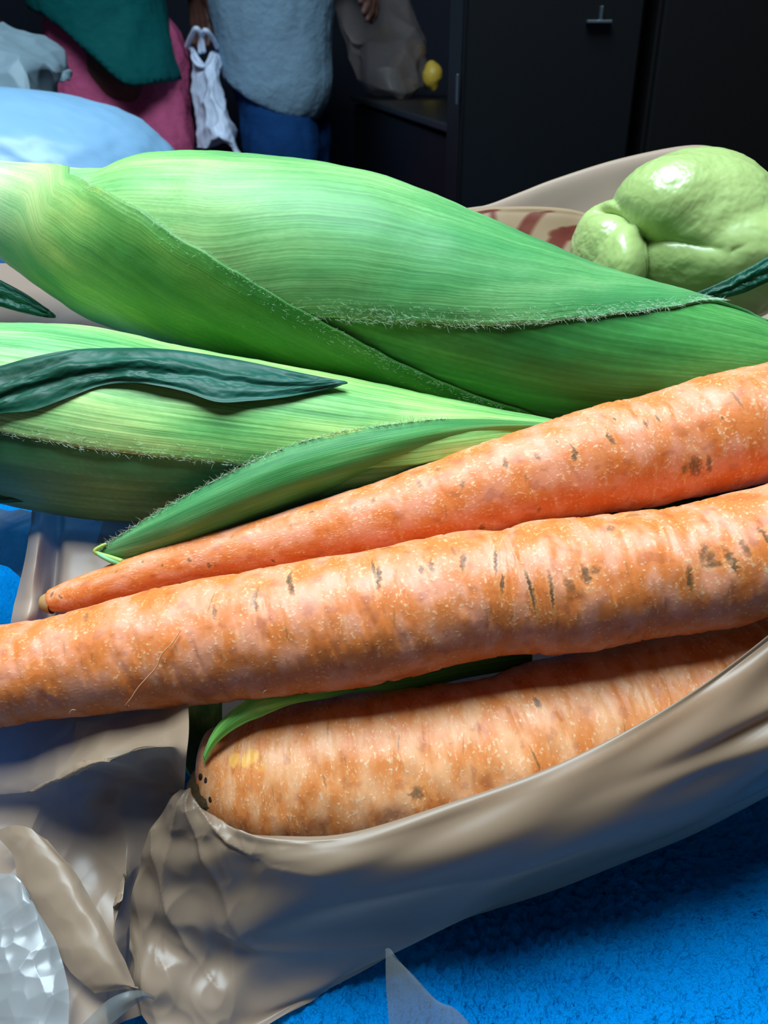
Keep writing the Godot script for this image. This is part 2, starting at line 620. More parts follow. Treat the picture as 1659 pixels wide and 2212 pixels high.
func hand(list: Array, wrist: Vector3, down: Vector3, palm: Vector3, size: float, curl: float, thumb_side: float) -> void:
	var side := down.cross(palm).normalized() * thumb_side
	var k := wrist + down * 0.085 * size
	for i in 4:
		var s := (1.5 - i) * 0.019 * size
		list.append([wrist + side * s * 0.7, k + side * s, 0.013 * size, 0.0115 * size])
		var len_of: float = [0.072, 0.080, 0.074, 0.058][i] * size
		var a := k + side * s
		var d := down
		for j in 3:
			d = (d + palm * curl * (0.22 + 0.25 * j)).normalized()
			var b: Vector3 = a + d * len_of * [0.46, 0.30, 0.24][j]
			list.append([a, b, (0.0098 - 0.0008 * j) * size, (0.0090 - 0.0009 * j) * size])
			a = b
	var t0 := wrist + down * 0.025 * size + side * 0.022 * size
	var t1 := t0 + (down * 0.6 + side * 0.7 + palm * 0.35).normalized() * 0.042 * size
	var t2 := t1 + (down * 0.9 + side * 0.25 + palm * 0.4).normalized() * 0.032 * size
	list.append([t0, t1, 0.0135 * size, 0.0115 * size])
	list.append([t1, t2, 0.0108 * size, 0.0088 * size])

func head_and_hair(o: Node3D, caps: Array, at: Vector3, face: Vector3, hair_mat: Material) -> void:
	var side := face.cross(Vector3.UP)
	caps.append([at + Vector3(0, 0.04, 0) - face * 0.01, at + Vector3(0, 0.04, 0) - face * 0.02, 0.088, 0.09])
	caps.append([at + Vector3(0, -0.06, 0) + face * 0.03, at + Vector3(0, 0.0, 0) + face * 0.02, 0.052, 0.07])
	caps.append([at + face * 0.088 + Vector3(0, 0.01, 0), at + face * 0.108 + Vector3(0, -0.022, 0), 0.008, 0.014])
	caps.append([at + face * 0.078 + Vector3(0, -0.062, 0) - side * 0.02, at + face * 0.078 + Vector3(0, -0.062, 0) + side * 0.02, 0.011, 0.011])
	for s in [-1.0, 1.0]:
		caps.append([at + side * s * 0.082 + Vector3(0, 0.03, 0), at + side * s * 0.08 + Vector3(0, -0.015, 0), 0.013, 0.01])
		caps.append([at + side * s * 0.032 + face * 0.078 + Vector3(0, 0.012, 0), at + side * s * 0.036 + face * 0.078 + Vector3(0, 0.012, 0), 0.012, 0.012])
	var cap := func(p: Vector3) -> float:
		return (p - at).dot(face) * 0.8 - (p.y - at.y) * 0.55 - 0.02
	part("hair", body([[at + Vector3(0, 0.05, 0) - face * 0.02, at + Vector3(0, 0.03, 0) - face * 0.035, 0.097, 0.1], [at - face * 0.05, at - face * 0.06 + Vector3(0, -0.1, 0), 0.085, 0.06]], 0.012, 40.0, cap, 0.006, 9), hair_mat, o)

func _ready() -> void:
	# ------------------------------------------------ camera, light, exposure
	var cam := Camera3D.new()
	cam.name = "camera"
	add_child(cam)
	cam.position = Vector3(0, 0.85, 0)
	cam.rotation_degrees = Vector3(-28, 0, 0)
	var lens := CameraAttributesPhysical.new()
	lens.frustum_focal_length = 19.971
	lens.frustum_focus_distance = 0.305
	lens.frustum_near = 0.02
	lens.frustum_far = 60.0
	lens.exposure_aperture = 17.0
	cam.attributes = lens
	cam.fov = 62.0
	cam.near = 0.02
	cam.far = 60.0
	cam.current = true
	var we := WorldEnvironment.new()
	we.name = "environment"
	var env := Environment.new()
	env.background_mode = Environment.BG_COLOR
	env.background_color = Color(0, 0, 0)
	env.tonemap_mode = Environment.TONE_MAPPER_LINEAR
	env.tonemap_exposure = 1.0
	env.sdfgi_enabled = true
	env.ssao_enabled = true
	env.ssil_enabled = true
	we.environment = env
	add_child(we)
	ceiling_lamp(Vector3(-0.25, 2.55, -0.37), 1.1, 9.6)

	# ------------------------------------------------ the room
	var blue_wall := mat(Color(0.30, 0.34, 0.40), 0.8)
	var dark_wall := mat(Color(0.10, 0.13, 0.20), 0.8)
	struct("floor", box(Vector3(-2.7, -0.1, -4.3), Vector3(1.9, 0, 1.7)), mat(Color(0.10, 0.10, 0.11), 0.7))
	struct("ceiling", box(Vector3(-2.7, 2.6, -4.3), Vector3(1.9, 2.7, 1.7)), mat(Color(0.75, 0.77, 0.8), 0.9))
	struct("wall_back", box(Vector3(-2.7, 0, -4.3), Vector3(1.9, 2.6, -4.2)), dark_wall)
	struct("wall_left", box(Vector3(-2.7, 0, -4.2), Vector3(-2.6, 2.6, 1.6)), blue_wall)
	struct("wall_right", box(Vector3(1.8, 0, -4.2), Vector3(1.9, 2.6, 1.6)), blue_wall)
	struct("wall_front", box(Vector3(-2.7, 0, 1.6), Vector3(1.9, 2.6, 1.7)), mat(Color(0.50, 0.46, 0.42), 0.8))
	struct("baseboard_back", box(Vector3(-2.6, 0, -4.2), Vector3(1.8, 0.09, -4.18)), mat(Color(0.14, 0.15, 0.18), 0.6))

	bed()
	corn_ears()
	carrots()
	chayote()
	scallions()
	grocery_bag()
	cabinets()
	puffy_bags()
	people()

func ceiling_lamp(at: Vector3, size: float, energy: float) -> void:
	var o := thing("ceiling_lamp", "square white ceiling lamp glowing above the bed", "lamp", at)
	part("housing", box(at + Vector3(-size / 2 - 0.02, 0.01, -size / 2 - 0.02), at + Vector3(size / 2 + 0.02, 0.05, size / 2 + 0.02)), mat(Color(0.8, 0.8, 0.8), 0.5), o)
	var g := mat(Color(0.9, 0.95, 1.0), 0.5)
	g.emission_enabled = true
	g.emission = Color(0.86, 0.95, 1.0)
	g.emission_energy_multiplier = 1.5
	part("diffuser", box(at + Vector3(-size / 2, -0.005, -size / 2), at + Vector3(size / 2, 0.011, size / 2)), g, o)
	var l := AreaLight3D.new()
	l.name = "lamp_light"
	l.area_size = Vector2(size, size)
	l.light_color = Color(0.86, 0.95, 1.0)
	l.light_energy = energy
	l.shadow_enabled = true
	l.position = at + Vector3(0, -0.02, 0)
	l.rotation_degrees = Vector3(-90, 0, 0)
	add_child(l)

# ---------------------------------------------------------------- the bed under the bag
func bed() -> void:
	var o := thing("bed", "low bed holding the vegetable bag, mattress under the blue blanket", "bed", Vector3(-0.32, 0, -0.48))
	part("mattress", box(Vector3(-1.0, 0.30, -1.02), Vector3(0.30, 0.55, -0.11), 0.05), mat(Color(0.2, 0.3, 0.5), 0.9), o)
	part("frame", box(Vector3(-1.03, 0.12, -1.05), Vector3(0.33, 0.30, -0.09), 0.01), mat(Color(0.12, 0.08, 0.06), 0.6), o)
	for s in [Vector2(-0.95, -0.98), Vector2(0.26, -0.98), Vector2(-0.95, -0.14), Vector2(0.26, -0.14)]:
		part("leg", box(Vector3(s.x - 0.03, 0, s.y - 0.03), Vector3(s.x + 0.03, 0.13, s.y + 0.03)), mat(Color(0.12, 0.08, 0.06), 0.6), o)
	var m := mat(Color(0.0, 0.44, 0.71), 0.95, 0.1)
	m.rim_enabled = true
	m.rim = 0.5
	m.rim_tint = 1.0
	bumpy(m, 1, 1, 0.22, 77, false, 34.0)
	var b := thing("blanket", "bright blue plush blanket spread under the vegetable bag", "blanket", Vector3(0, 0.57, 0))
	fine.fractal_type = FastNoiseLite.FRACTAL_FBM
	fine.fractal_octaves = 3
	fine.seed = 3
	var nu := 420
	var nv := 460
	var p := PackedVector3Array()
	p.resize(nu * nv)
	for i in nu:
		for j in nv:
			# finer where the photograph looks at it
			var a := float(i) / (nu - 1) * 2.0 - 1.0
			var c := float(j) / (nv - 1) * 2.0 - 1.0
			var x := -0.35 + 0.25 * c + 0.46 * c * c * c * absf(c)
			var z := -0.565 + 0.20 * a + 0.30 * a * a * a * absf(a)
			x = x + 0.34 * (1.0 - c * c)
			z = z + 0.30 * (1.0 - a * a)
			fine.frequency = 230.0
			var h := fine.get_noise_2d(x, z) * 0.0026
			fine.frequency = 28.0
			h += fine.get_noise_2d(x, z) * 0.004
			var drop := maxf(0.0, maxf(absf(x + 0.35) - 0.67, absf(z + 0.565) - 0.47)) * 1.2
			p[i * nv + j] = Vector3(x, 0.566 + h - drop, z)
	part("plush", shell(p, nu, nv, 0.006), m, b)

# ---------------------------------------------------------------- corn
func fringe(t: Array, e: Array, s0: float, s1: float, off: float, n: int, len_of: float, side: float, seed_of: int) -> ArrayMesh:
	var r := RandomNumberGenerator.new()
	r.seed = seed_of
	var list := []
	for i in n:
		var s := lerpf(s0, s1, r.randf())
		var fr := frame(t, s)
		var a := deg_to_rad(edge_at(e, s) + side * (r.randf() * r.randf() * 12.0 - 1.0))
		var dir: Vector3 = fr[2] * cos(a) + fr[3] * sin(a)
		var tan_: Vector3 = (fr[3] * cos(a) - fr[2] * sin(a)) * side
		var p: Vector3 = fr[0] + dir * (fr[1] + off)
		var d: Vector3 = (fr[4] * r.randf_range(-1.4, 1.6) - tan_ * r.randf_range(-0.5, 0.9) + dir * r.randf_range(-0.05, 0.2)).normalized()
		list.append([p, p + d * len_of * pow(r.randf(), 1.6) * 1.3, 0.00005, 0.4])
	return hairs(list)

func corn_ears() -> void:
	# the big ear at the back
	var t := T([-1858,7962,-3927,135,-1676,7929,-3910,164,-1490,7874,-3869,220,-1306,7817,-3827,273,-1162,7785,-3799,318,-976,7774,-3771,376,-794,7753,-3748,407,-612,7730,-3713,423,-413,7700,-3686,435,-176,7659,-3641,441,40,7606,-3602,432,234,7555,-3552,413,428,7506,-3515,388,620,7460,-3479,365,811,7423,-3448,338,1001,7403,-3426,311,1190,7389,-3407,281,1397,7378,-3390,236,1586,7364,-3383,182,1779,7351,-3376,120,2009,7343,-3371,33])
	var o := thing("corn", "large ear of corn in smooth green husk, farthest back, touching the chayote", "corn", t[9][0])
	var under := husk_look([Color(0.46, 0.62, 0.28), Color(0.30, 0.58, 0.20), Color(0.24, 0.55, 0.22), Color(0.22, 0.52, 0.22), Color(0.26, 0.55, 0.24)], 0.26, 11, 95.0, 0.12)
	var top := husk_look([Color(0.76, 0.86, 0.62), Color(0.56, 0.75, 0.42), Color(0.44, 0.67, 0.37), Color(0.33, 0.61, 0.33), Color(0.28, 0.56, 0.29), Color(0.28, 0.55, 0.31)], 0.17, 21, 110.0, 0.20)
	var outer := husk_look([Color(0.86, 0.90, 0.74), Color(0.52, 0.68, 0.34), Color(0.36, 0.58, 0.22), Color(0.22, 0.50, 0.15), Color(0.20, 0.48, 0.15), Color(0.24, 0.52, 0.18)], 0.10, 31, 85.0, 0.10)
	part("husk_core", tube(t, 140, 72, 0.0, 0.02, 0.015, 0.0, 4), under, o)
	var e_top := E([342,-526,404,-411,436,-350,471,-292,525,-247,559,-186,599,-127,640,-43,682,64,728,175,777,301,850,700,883,826])
	var e_top_hi := E([0, 1500, 1000, 1500])
	var top_leaf := part("husk_leaf", husk(t, 0.05, 0.90, e_top, e_top_hi, 0.0016, 0.0008, 0.0, 150, 48, 0.0005, 22), top, o)
	top_leaf.set_meta("label", "upper husk leaf with a hairy edge")
	var e_out := E([141,388,211,233,258,66,292,-21,341,-106,369,-179,406,-238,435,-294,465,-351,506,-400,544,-450,576,-498,615,-545,650,-575,679,-630])
	e_out = [Vector2(0.0, 105.0), Vector2(0.11, 78.0)] + e_out
	var e_out_lo := E([0, -1700, 500, -1500, 1000, -1500])
	var out_leaf := part("husk_leaf", husk(t, 0.02, 0.675, e_out_lo, e_out, 0.0028, 0.0, 0.0008, 150, 56, 0.0006, 33), outer, o)
	out_leaf.set_meta("label", "outer husk leaf wrapping the stalk end")
	var hair := mat(Color(0.80, 0.88, 0.78), 0.7)
	part("edge_hair", fringe(t, e_top, 0.33, 0.84, 0.0020, 2000, 0.0022, 1.0, 1), hair, o).set_meta("kind", "stuff")
	part("edge_hair", fringe(t, e_out, 0.16, 0.66, 0.0032, 900, 0.0014, -1.0, 2), hair, o).set_meta("kind", "stuff")
	var st := T([-2214,7966,-3952,108,-2046,7964,-3939,120,-1798,7947,-3919,148,-1697,7931,-3911,162,-1660,7928,-3909,154])
	part("stalk", tube(st, 40, 40, 0.0, 0.1, 0.02, 0.01, 6), mat(Color(0.80, 0.86, 0.72), 0.5), o)

	# the second ear in front of it
	var t2 := T([-1964,7292,-3186,252,-1799,7274,-3176,297,-1633,7259,-3168,329,-1431,7243,-3160,353,-1244,7228,-3141,366,-1061,7204,-3128,364,-875,7184,-3106,347,-691,7173,-3089,329,-489,7167,-3074,307,-270,7164,-3061,274,-53,7165,-3050,234,127,7172,-3043,192,306,7185,-3038,147,485,7201,-3047,93,664,7221,-3058,36,772,7225,-3060,13])
	var o2 := thing("corn", "second ear of corn, pale striped husk, under the dark scallion leaf beside the thin carrot", "corn", t2[6][0])
	var pale := husk_look([Color(0.62, 0.80, 0.50), Color(0.58, 0.78, 0.47), Color(0.52, 0.73, 0.39), Color(0.50, 0.72, 0.37), Color(0.54, 0.75, 0.42)], 0.36, 41, 95.0, 0.08)
	var flap := husk_look([Color(0.34, 0.58, 0.36), Color(0.28, 0.55, 0.30), Color(0.26, 0.56, 0.28), Color(0.28, 0.58, 0.28), Color(0.36, 0.66, 0.34)], 0.15, 51, 75.0, 0.14)
	var deep := husk_look([Color(0.16, 0.36, 0.20), Color(0.32, 0.56, 0.34), Color(0.38, 0.62, 0.38), Color(0.34, 0.58, 0.32)], 0.22, 61, 70.0, 0.25)
	part("husk_core", tube(t2, 110, 64, 0.0, 0.03, 0.012, 0.0, 14), deep, o2)
	var e2 := E([191,-102,236,-123,268,-138,306,-143,355,-149,400,-148,446,-151,496,-161,542,-179,591,-200,650,-222,733,-231,860,-162])
	var l2 := part("husk_leaf", husk(t2, 0.0, 0.985, e2, E([0, 1550, 1000, 1550]), 0.0018, 0.0008, 0.0, 150, 52, 0.0005, 42, 0.02), pale, o2)
	l2.set_meta("label", "pale striped upper husk leaf")
	part("edge_hair", fringe(t2, e2, 0.22, 0.62, 0.0022, 600, 0.0018, 1.0, 3), hair, o2).set_meta("kind", "stuff")
	# the flap whose tip hangs free
	var rows := [
		P([-1042,6927,-2658,-930,6999,-2667,-824,7066,-2675,-705,7131,-2693,-572,7194,-2721,-459,7243,-2752,-345,7281,-2784,-215,7308,-2821,-83,7324,-2852,51,7332,-2879,204,7335,-2914,396,7320,-2951,648,7283,-3000]),
		P([-1033,6924,-2650,-924,6982,-2647,-811,7036,-2642,-692,7094,-2650,-561,7146,-2672,-447,7187,-2699,-334,7218,-2728,-205,7243,-2763,-74,7264,-2797,59,7281,-2829,212,7291,-2879,404,7292,-2937,653,7276,-2996]),
		P([-1027,6917,-2646,-920,6943,-2638,-805,6979,-2635,-686,7022,-2640,-556,7063,-2668,-442,7096,-2697,-323,7124,-2729,-191,7154,-2767,-58,7181,-2810,77,7202,-2855,228,7225,-2912,423,7249,-2970,663,7259,-3009]),
		P([-1018,6907,-2647,-918,6901,-2644,-808,6902,-2661,-699,6899,-2705,-573,6896,-2772,-453,6911,-2824,-329,6930,-2880,-188,6965,-2933,-44,7006,-2988,101,7045,-3032,256,7100,-3061,453,7176,-3068,678,7234,-3042])]
	var fp := sheet_points(rows, 40, 130)
	fine.fractal_type = FastNoiseLite.FRACTAL_FBM
	var fm := shell(fp, 40, 130, 0.0009)
	var flap_mat := flap.duplicate()
	flap_mat.uv1_scale = Vector3(1, 1, 1)
	var fl := part("husk_leaf", swap_uv(fm), flap_mat, o2)
	fl.set_meta("label", "loose husk leaf ending in a free tip")
	var r := RandomNumberGenerator.new()
	r.seed = 8
	var list := []
	for i in 420:
		var s := r.randf()
		var q: Vector3 = along(rows[0], s * 0.85)
		var q2: Vector3 = along(rows[0], s * 0.85 + 0.01)
		var d := ((q2 - q).normalized() * r.randf_range(-1, 1) + Vector3(r.randf_range(-0.3, 0.3), r.randf_range(0.0, 0.8), r.randf_range(0.0, 0.6))).normalized()
		list.append([q, q + d * r.randf_range(0.0012, 0.003), 0.00008, 0.4])
	part("edge_hair", hairs(list), hair, o2).set_meta("kind", "stuff")
	var tip := P([-938,6897,-2630,-983,6913,-2633,-1028,6929,-2636,-1038,6940,-2640,-1018,6952,-2648,-997,6959,-2657])
	part("leaf_tip", thread(tip, 0.0011, 0.0006), mat(Color(0.62, 0.72, 0.34), 0.5), o2)
	var tip2 := P([-1040,6932,-2643,-1008,6924,-2622,-978,6910,-2615,-953,6892,-2622])
	part("leaf_tip", thread(tip2, 0.0007, 0.0009), mat(Color(0.45, 0.72, 0.50), 0.5), o2)
	# stray dark hairs on the husks
	var dark := mat(Color(0.06, 0.08, 0.05), 0.6)
	for h in [P([-1069,7345,-2818,-1049,7373,-2821,-1025,7381,-2825,-1038,7353,-2816,-1012,7338,-2808,-1056,7325,-2807]), P([-1082,7325,-2807,-1064,7350,-2814,-1039,7363,-2816,-1020,7384,-2827])]:
		part("silk_strand", thread(h, 0.00012, 0.00008, 30, 4), dark, o2)

	# narrow bright leaf by the crown of the thick carrot
	var strip := [
		P([-602,6457,-2119,-579,6512,-2143,-545,6561,-2165,-496,6601,-2187,-455,6626,-2199,-414,6634,-2208,-324,6628,-2234,-203,6614,-2270,-92,6603,-2318,116,6587,-2403,285,6584,-2470,550,6574,-2555]),
		P([-597,6454,-2106,-570,6510,-2124,-530,6555,-2143,-478,6591,-2162,-432,6613,-2173,-389,6619,-2188,-311,6620,-2215,-196,6606,-2256,-87,6588,-2311,116,6554,-2397,286,6548,-2462,552,6537,-2547]),
		P([-595,6437,-2102,-563,6489,-2125,-517,6528,-2145,-459,6559,-2162,-413,6573,-2173,-372,6583,-2189,-300,6592,-2220,-191,6581,-2261,-82,6567,-2311,117,6506,-2394,288,6503,-2460,555,6491,-2545])]
	var s := thing("leaf_strip", "narrow bright green leaf strip curling over the crown of the thick carrot", "leaf", strip[0][4])
	var sm := husk_look([Color(0.55, 0.86, 0.38), Color(0.56, 0.88, 0.40), Color(0.46, 0.76, 0.32), Color(0.30, 0.46, 0.18)], 0.10, 71, 20.0, 0.05)
	part("blade", swap_uv(shell(sheet_points(strip, 14, 90), 14, 90, 0.0006)), sm, s)
	var drop := mat(Color(0.9, 1.0, 1.0, 0.05), 0.02)
	drop.transparency = BaseMaterial3D.TRANSPARENCY_ALPHA
	drop.refraction_enabled = true
	drop.refraction_scale = 0.033
	var dc := Vector3(-0.0106, 0.6590, -0.2308)
	part("water_drop", tube([[dc + Vector3(-0.0032, 0, 0), 0.0011], [dc + Vector3(-0.0012, 0.0003, 0), 0.0014], [dc + Vector3(0.0012, 0.0004, 0), 0.0013], [dc + Vector3(0.0032, 0.0008, 0), 0.0010]], 24, 16, 0.3, 0.3, 0.1, 0.0, 2), drop, s)
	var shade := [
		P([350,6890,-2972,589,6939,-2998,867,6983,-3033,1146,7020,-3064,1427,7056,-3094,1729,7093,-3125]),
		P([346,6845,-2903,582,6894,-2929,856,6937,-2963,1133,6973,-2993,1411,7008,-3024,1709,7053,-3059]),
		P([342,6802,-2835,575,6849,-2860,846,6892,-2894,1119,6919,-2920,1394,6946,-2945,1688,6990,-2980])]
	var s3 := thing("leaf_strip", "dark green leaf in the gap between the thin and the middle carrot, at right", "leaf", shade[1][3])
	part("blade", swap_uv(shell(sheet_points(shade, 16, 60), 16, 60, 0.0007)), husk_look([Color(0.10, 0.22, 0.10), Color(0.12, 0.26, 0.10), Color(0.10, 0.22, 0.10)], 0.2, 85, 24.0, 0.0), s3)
	var olive := [
		P([-895,6349,-2503,-839,6357,-2507,-782,6348,-2525,-725,6338,-2542,-627,6327,-2582]),
		P([-820,6298,-2408,-776,6305,-2400,-742,6287,-2425,-709,6265,-2459,-623,6246,-2516]),
		P([-734,6243,-2300,-716,6247,-2296,-712,6209,-2338,-695,6172,-2386,-619,6134,-2434]),
		P([-668,6214,-2216,-664,6214,-2216,-669,6164,-2269,-669,6110,-2331,-615,6056,-2370])]
	var s2 := thing("leaf_strip", "dull green leaf seen behind plastic left of the thick carrot's crown", "leaf", olive[1][1])
	part("blade", shell(sheet_points(olive, 40, 20), 40, 20, 0.0007), husk_look([Color(0.26, 0.33, 0.14), Color(0.30, 0.40, 0.16), Color(0.42, 0.60, 0.24)], 0.15, 81, 24.0, 0.05), s2)

func swap_uv(m: ArrayMesh) -> ArrayMesh:         # so that the fibres of a leaf run along it
	var a := m.surface_get_arrays(0)
	var uv: PackedVector2Array = a[Mesh.ARRAY_TEX_UV]
	for i in uv.size():
		uv[i] = Vector2(uv[i].y, uv[i].x)
	a[Mesh.ARRAY_TEX_UV] = uv
	var o := ArrayMesh.new()
	o.add_surface_from_arrays(Mesh.PRIMITIVE_TRIANGLES, a)
	return o

# ---------------------------------------------------------------- carrots
func carrots() -> void:
	var t1 := T([-1223,6762,-2575,38,-1134,6780,-2585,57,-1050,6803,-2597,63,-880,6848,-2621,74,-711,6889,-2645,82,-542,6918,-2664,90,-373,6948,-2686,104,-202,6981,-2709,118,-31,7015,-2733,132,141,7048,-2756,149,314,7090,-2784,162,487,7130,-2816,176,661,7165,-2847,187,836,7197,-2875,202,969,7216,-2890,206,1108,7245,-2911,212,1282,7282,-2937,219,1455,7311,-2958,220,1668,7343,-2986,219,1883,7376,-3015,217])
	var deep := Color(0.85, 0.46, 0.20)
	var pale := Color(0.89, 0.57, 0.42)
	var m1 := M([266,606,9,3,50,188,520,7,3,70,217,510,9,4,80,237,447,12,4,90,168,594,8,3,60,139,583,8,3,50,305,402,8,3,90,356,624,5,5,70,422,585,8,4,60,401,570,8,4,50,474,600,14,5,60,498,642,7,5,60,516,542,9,5,60,563,571,12,4,90,595,557,10,4,60,631,531,10,5,100,632,549,14,2,80,619,590,4,2,100,683,613,4,3,100,670,549,10,5,80,668,565,8,3,70,718,572,9,4,80,738,584,8,4,80,769,429,18,14,80,787,425,14,6,80,756,428,10,7,70,832,579,18,3,60,524,364,10,5,70,585,384,8,4,50,811,534,3,2,90,41,519,16,6,90,23,578,20,6,90,658,643,6,3,40])
	var c1 := thing("carrot", "thin carrot with a blunt brown tip, uppermost of the three, lying against the corn husks", "carrot", t1[9][0], "carrots in the bag")
	part("root", tube(t1, 320, 72, 0.012, 0.05, 0.035, 0.02, 101), carrot_look(201, m1, deep, pale, 0.95), c1)
	var tc := Vector3(-0.1232, 0.6759, -0.2580)
	part("root_tip", tube([[tc + Vector3(0.0035, 0.0, 0.001), 0.0037], [tc + Vector3(0.001, 0, 0.0005), 0.0034], [tc + Vector3(-0.0006, -0.0002, 0.0), 0.0026], [tc + Vector3(-0.0013, -0.0004, 0.0), 0.0012]], 24, 28, 0.0, 0.2, 0.22, 0.0, 33), mat(Color(0.64, 0.49, 0.30), 0.8), c1)

	var t2 := T([-1454,6624,-2298,188,-1299,6647,-2299,172,-1138,6672,-2307,171,-976,6700,-2316,183,-814,6729,-2326,197,-654,6754,-2336,208,-494,6776,-2345,213,-334,6796,-2356,219,-174,6816,-2366,223,-16,6839,-2379,225,140,6871,-2398,222,295,6898,-2416,217,417,6904,-2422,211,538,6918,-2432,228,696,6927,-2442,226,841,6947,-2459,219,1002,6958,-2474,218,1166,6981,-2494,221,1349,7028,-2527,213,1545,7075,-2561,211,1743,7118,-2595,209])
	var m2 := M([291,587,12,4,80,288,616,20,2,50,331,609,16,4,70,332,584,8,4,70,367,630,20,5,100,366,658,14,3,80,458,606,18,6,100,455,640,18,3,80,475,722,7,12,90,501,601,7,4,70,511,606,12,5,80,541,598,14,5,90,574,595,22,4,90,580,538,14,5,100,618,523,26,5,100,618,499,24,3,90,643,514,22,4,90,643,493,16,3,80,679,536,14,8,90,662,515,9,8,60,689,544,6,8,60,724,648,8,8,60,754,697,6,16,50,785,496,18,6,90,804,550,14,8,70,809,533,10,7,80,829,518,18,8,100,845,542,14,6,70,812,519,4,18,70,868,554,16,5,80,159,665,12,5,60,625,761,5,14,50,535,637,10,3,50])
	var c2 := thing("carrot", "long middle carrot lying on the thick one, with a fine hair rootlet", "carrot", t2[9][0], "carrots in the bag")
	part("root", tube(t2, 340, 80, 0.0, 0.05, 0.03, 0.025, 102), carrot_look(202, m2, deep, pale, 0.85), c2)
	var hr := P([-638,6917,-2185,-662,6888,-2158,-692,6862,-2139,-710,6825,-2122,-738,6794,-2111,-771,6756,-2108,-802,6708,-2111,-830,6664,-2127,-818,6662,-2126])
	part("rootlet", thread(hr, 0.00018, 0.00032, 60, 6), mat(Color(0.80, 0.55, 0.36), 0.7), c2)
	for h in [P([-1021,6626,-2135,-1008,6642,-2132,-996,6641,-2132]), P([-389,6693,-2143,-385,6710,-2140,-376,6715,-2143])]:
		part("rootlet", thread(h, 0.00022, 0.00014, 20, 5), mat(Color(0.75, 0.68, 0.58), 0.7), c2)

	var t3 := T([-655,6266,-2210,130,-602,6266,-2210,180,-521,6260,-2207,214,-423,6261,-2207,243,-293,6266,-2210,265,-125,6280,-2217,275,40,6293,-2224,276,206,6307,-2232,277,375,6322,-2245,274,546,6341,-2284,287,720,6364,-2319,293,895,6387,-2354,290,1068,6420,-2382,287,1243,6456,-2413,283,1448,6507,-2451,278,1657,6560,-2491,279])
	var m3 := M([591,627,8,6,90,426,498,8,18,70,564,529,14,3,60,408,592,10,2,50,172,585,10,5,30,310,534,8,3,40,491,577,12,2,40])
	var c3 := thing("carrot", "thick carrot lying lowest, its crown end at left tucked behind the plastic rim", "carrot", t3[7][0], "carrots in the bag")
	part("root", tube(t3, 320, 84, 0.045, 0.05, 0.03, 0.015, 103), carrot_look(203, m3, Color(0.86, 0.50, 0.24), Color(0.91, 0.64, 0.44), 1.0, M([187,591,30,12,90,152,595,18,10,70,211,574,20,8,50])), c3)
	var k := Vector3(-0.0636, 0.6290, -0.2109)
	var crown := mat(Color(0.55, 0.42, 0.24), 0.9)
	part("crown", tube([[k + Vector3(0.006, 0.0, 0.0), 0.0085], [k + Vector3(0.001, 0, 0), 0.0078], [k + Vector3(-0.0016, 0, 0.0006), 0.0062], [k + Vector3(-0.0036, 0, 0.001), 0.0034]], 30, 40, 0.0, 0.2, 0.5, 0.0, 43), bumpy(crown, 6, 6, 0.2, 6, true), c3)
	var dk := mat(Color(0.13, 0.10, 0.09), 0.8)
	for q in [[Vector3(-0.0582, 0.6357, -0.2077), Vector3(0.001, -0.004, 0.0005)], [Vector3(-0.0603, 0.6364, -0.2092), Vector3(-0.001, 0.004, 0.0)], [Vector3(-0.0563, 0.6325, -0.2038), Vector3(0.0012, -0.003, 0.0)], [Vector3(-0.0626, 0.6302, -0.2059), Vector3(-0.002, -0.002, 0.0005)]]:
		part("leaf_scar", tube([[q[0] - q[1], 0.0006], [q[0] - q[1] * 0.3, 0.0013], [q[0] + q[1] * 0.4, 0.0011], [q[0] + q[1], 0.0005]], 18, 12, 0.2, 0.2, 0.3, 0.0, 12), dk, c3)

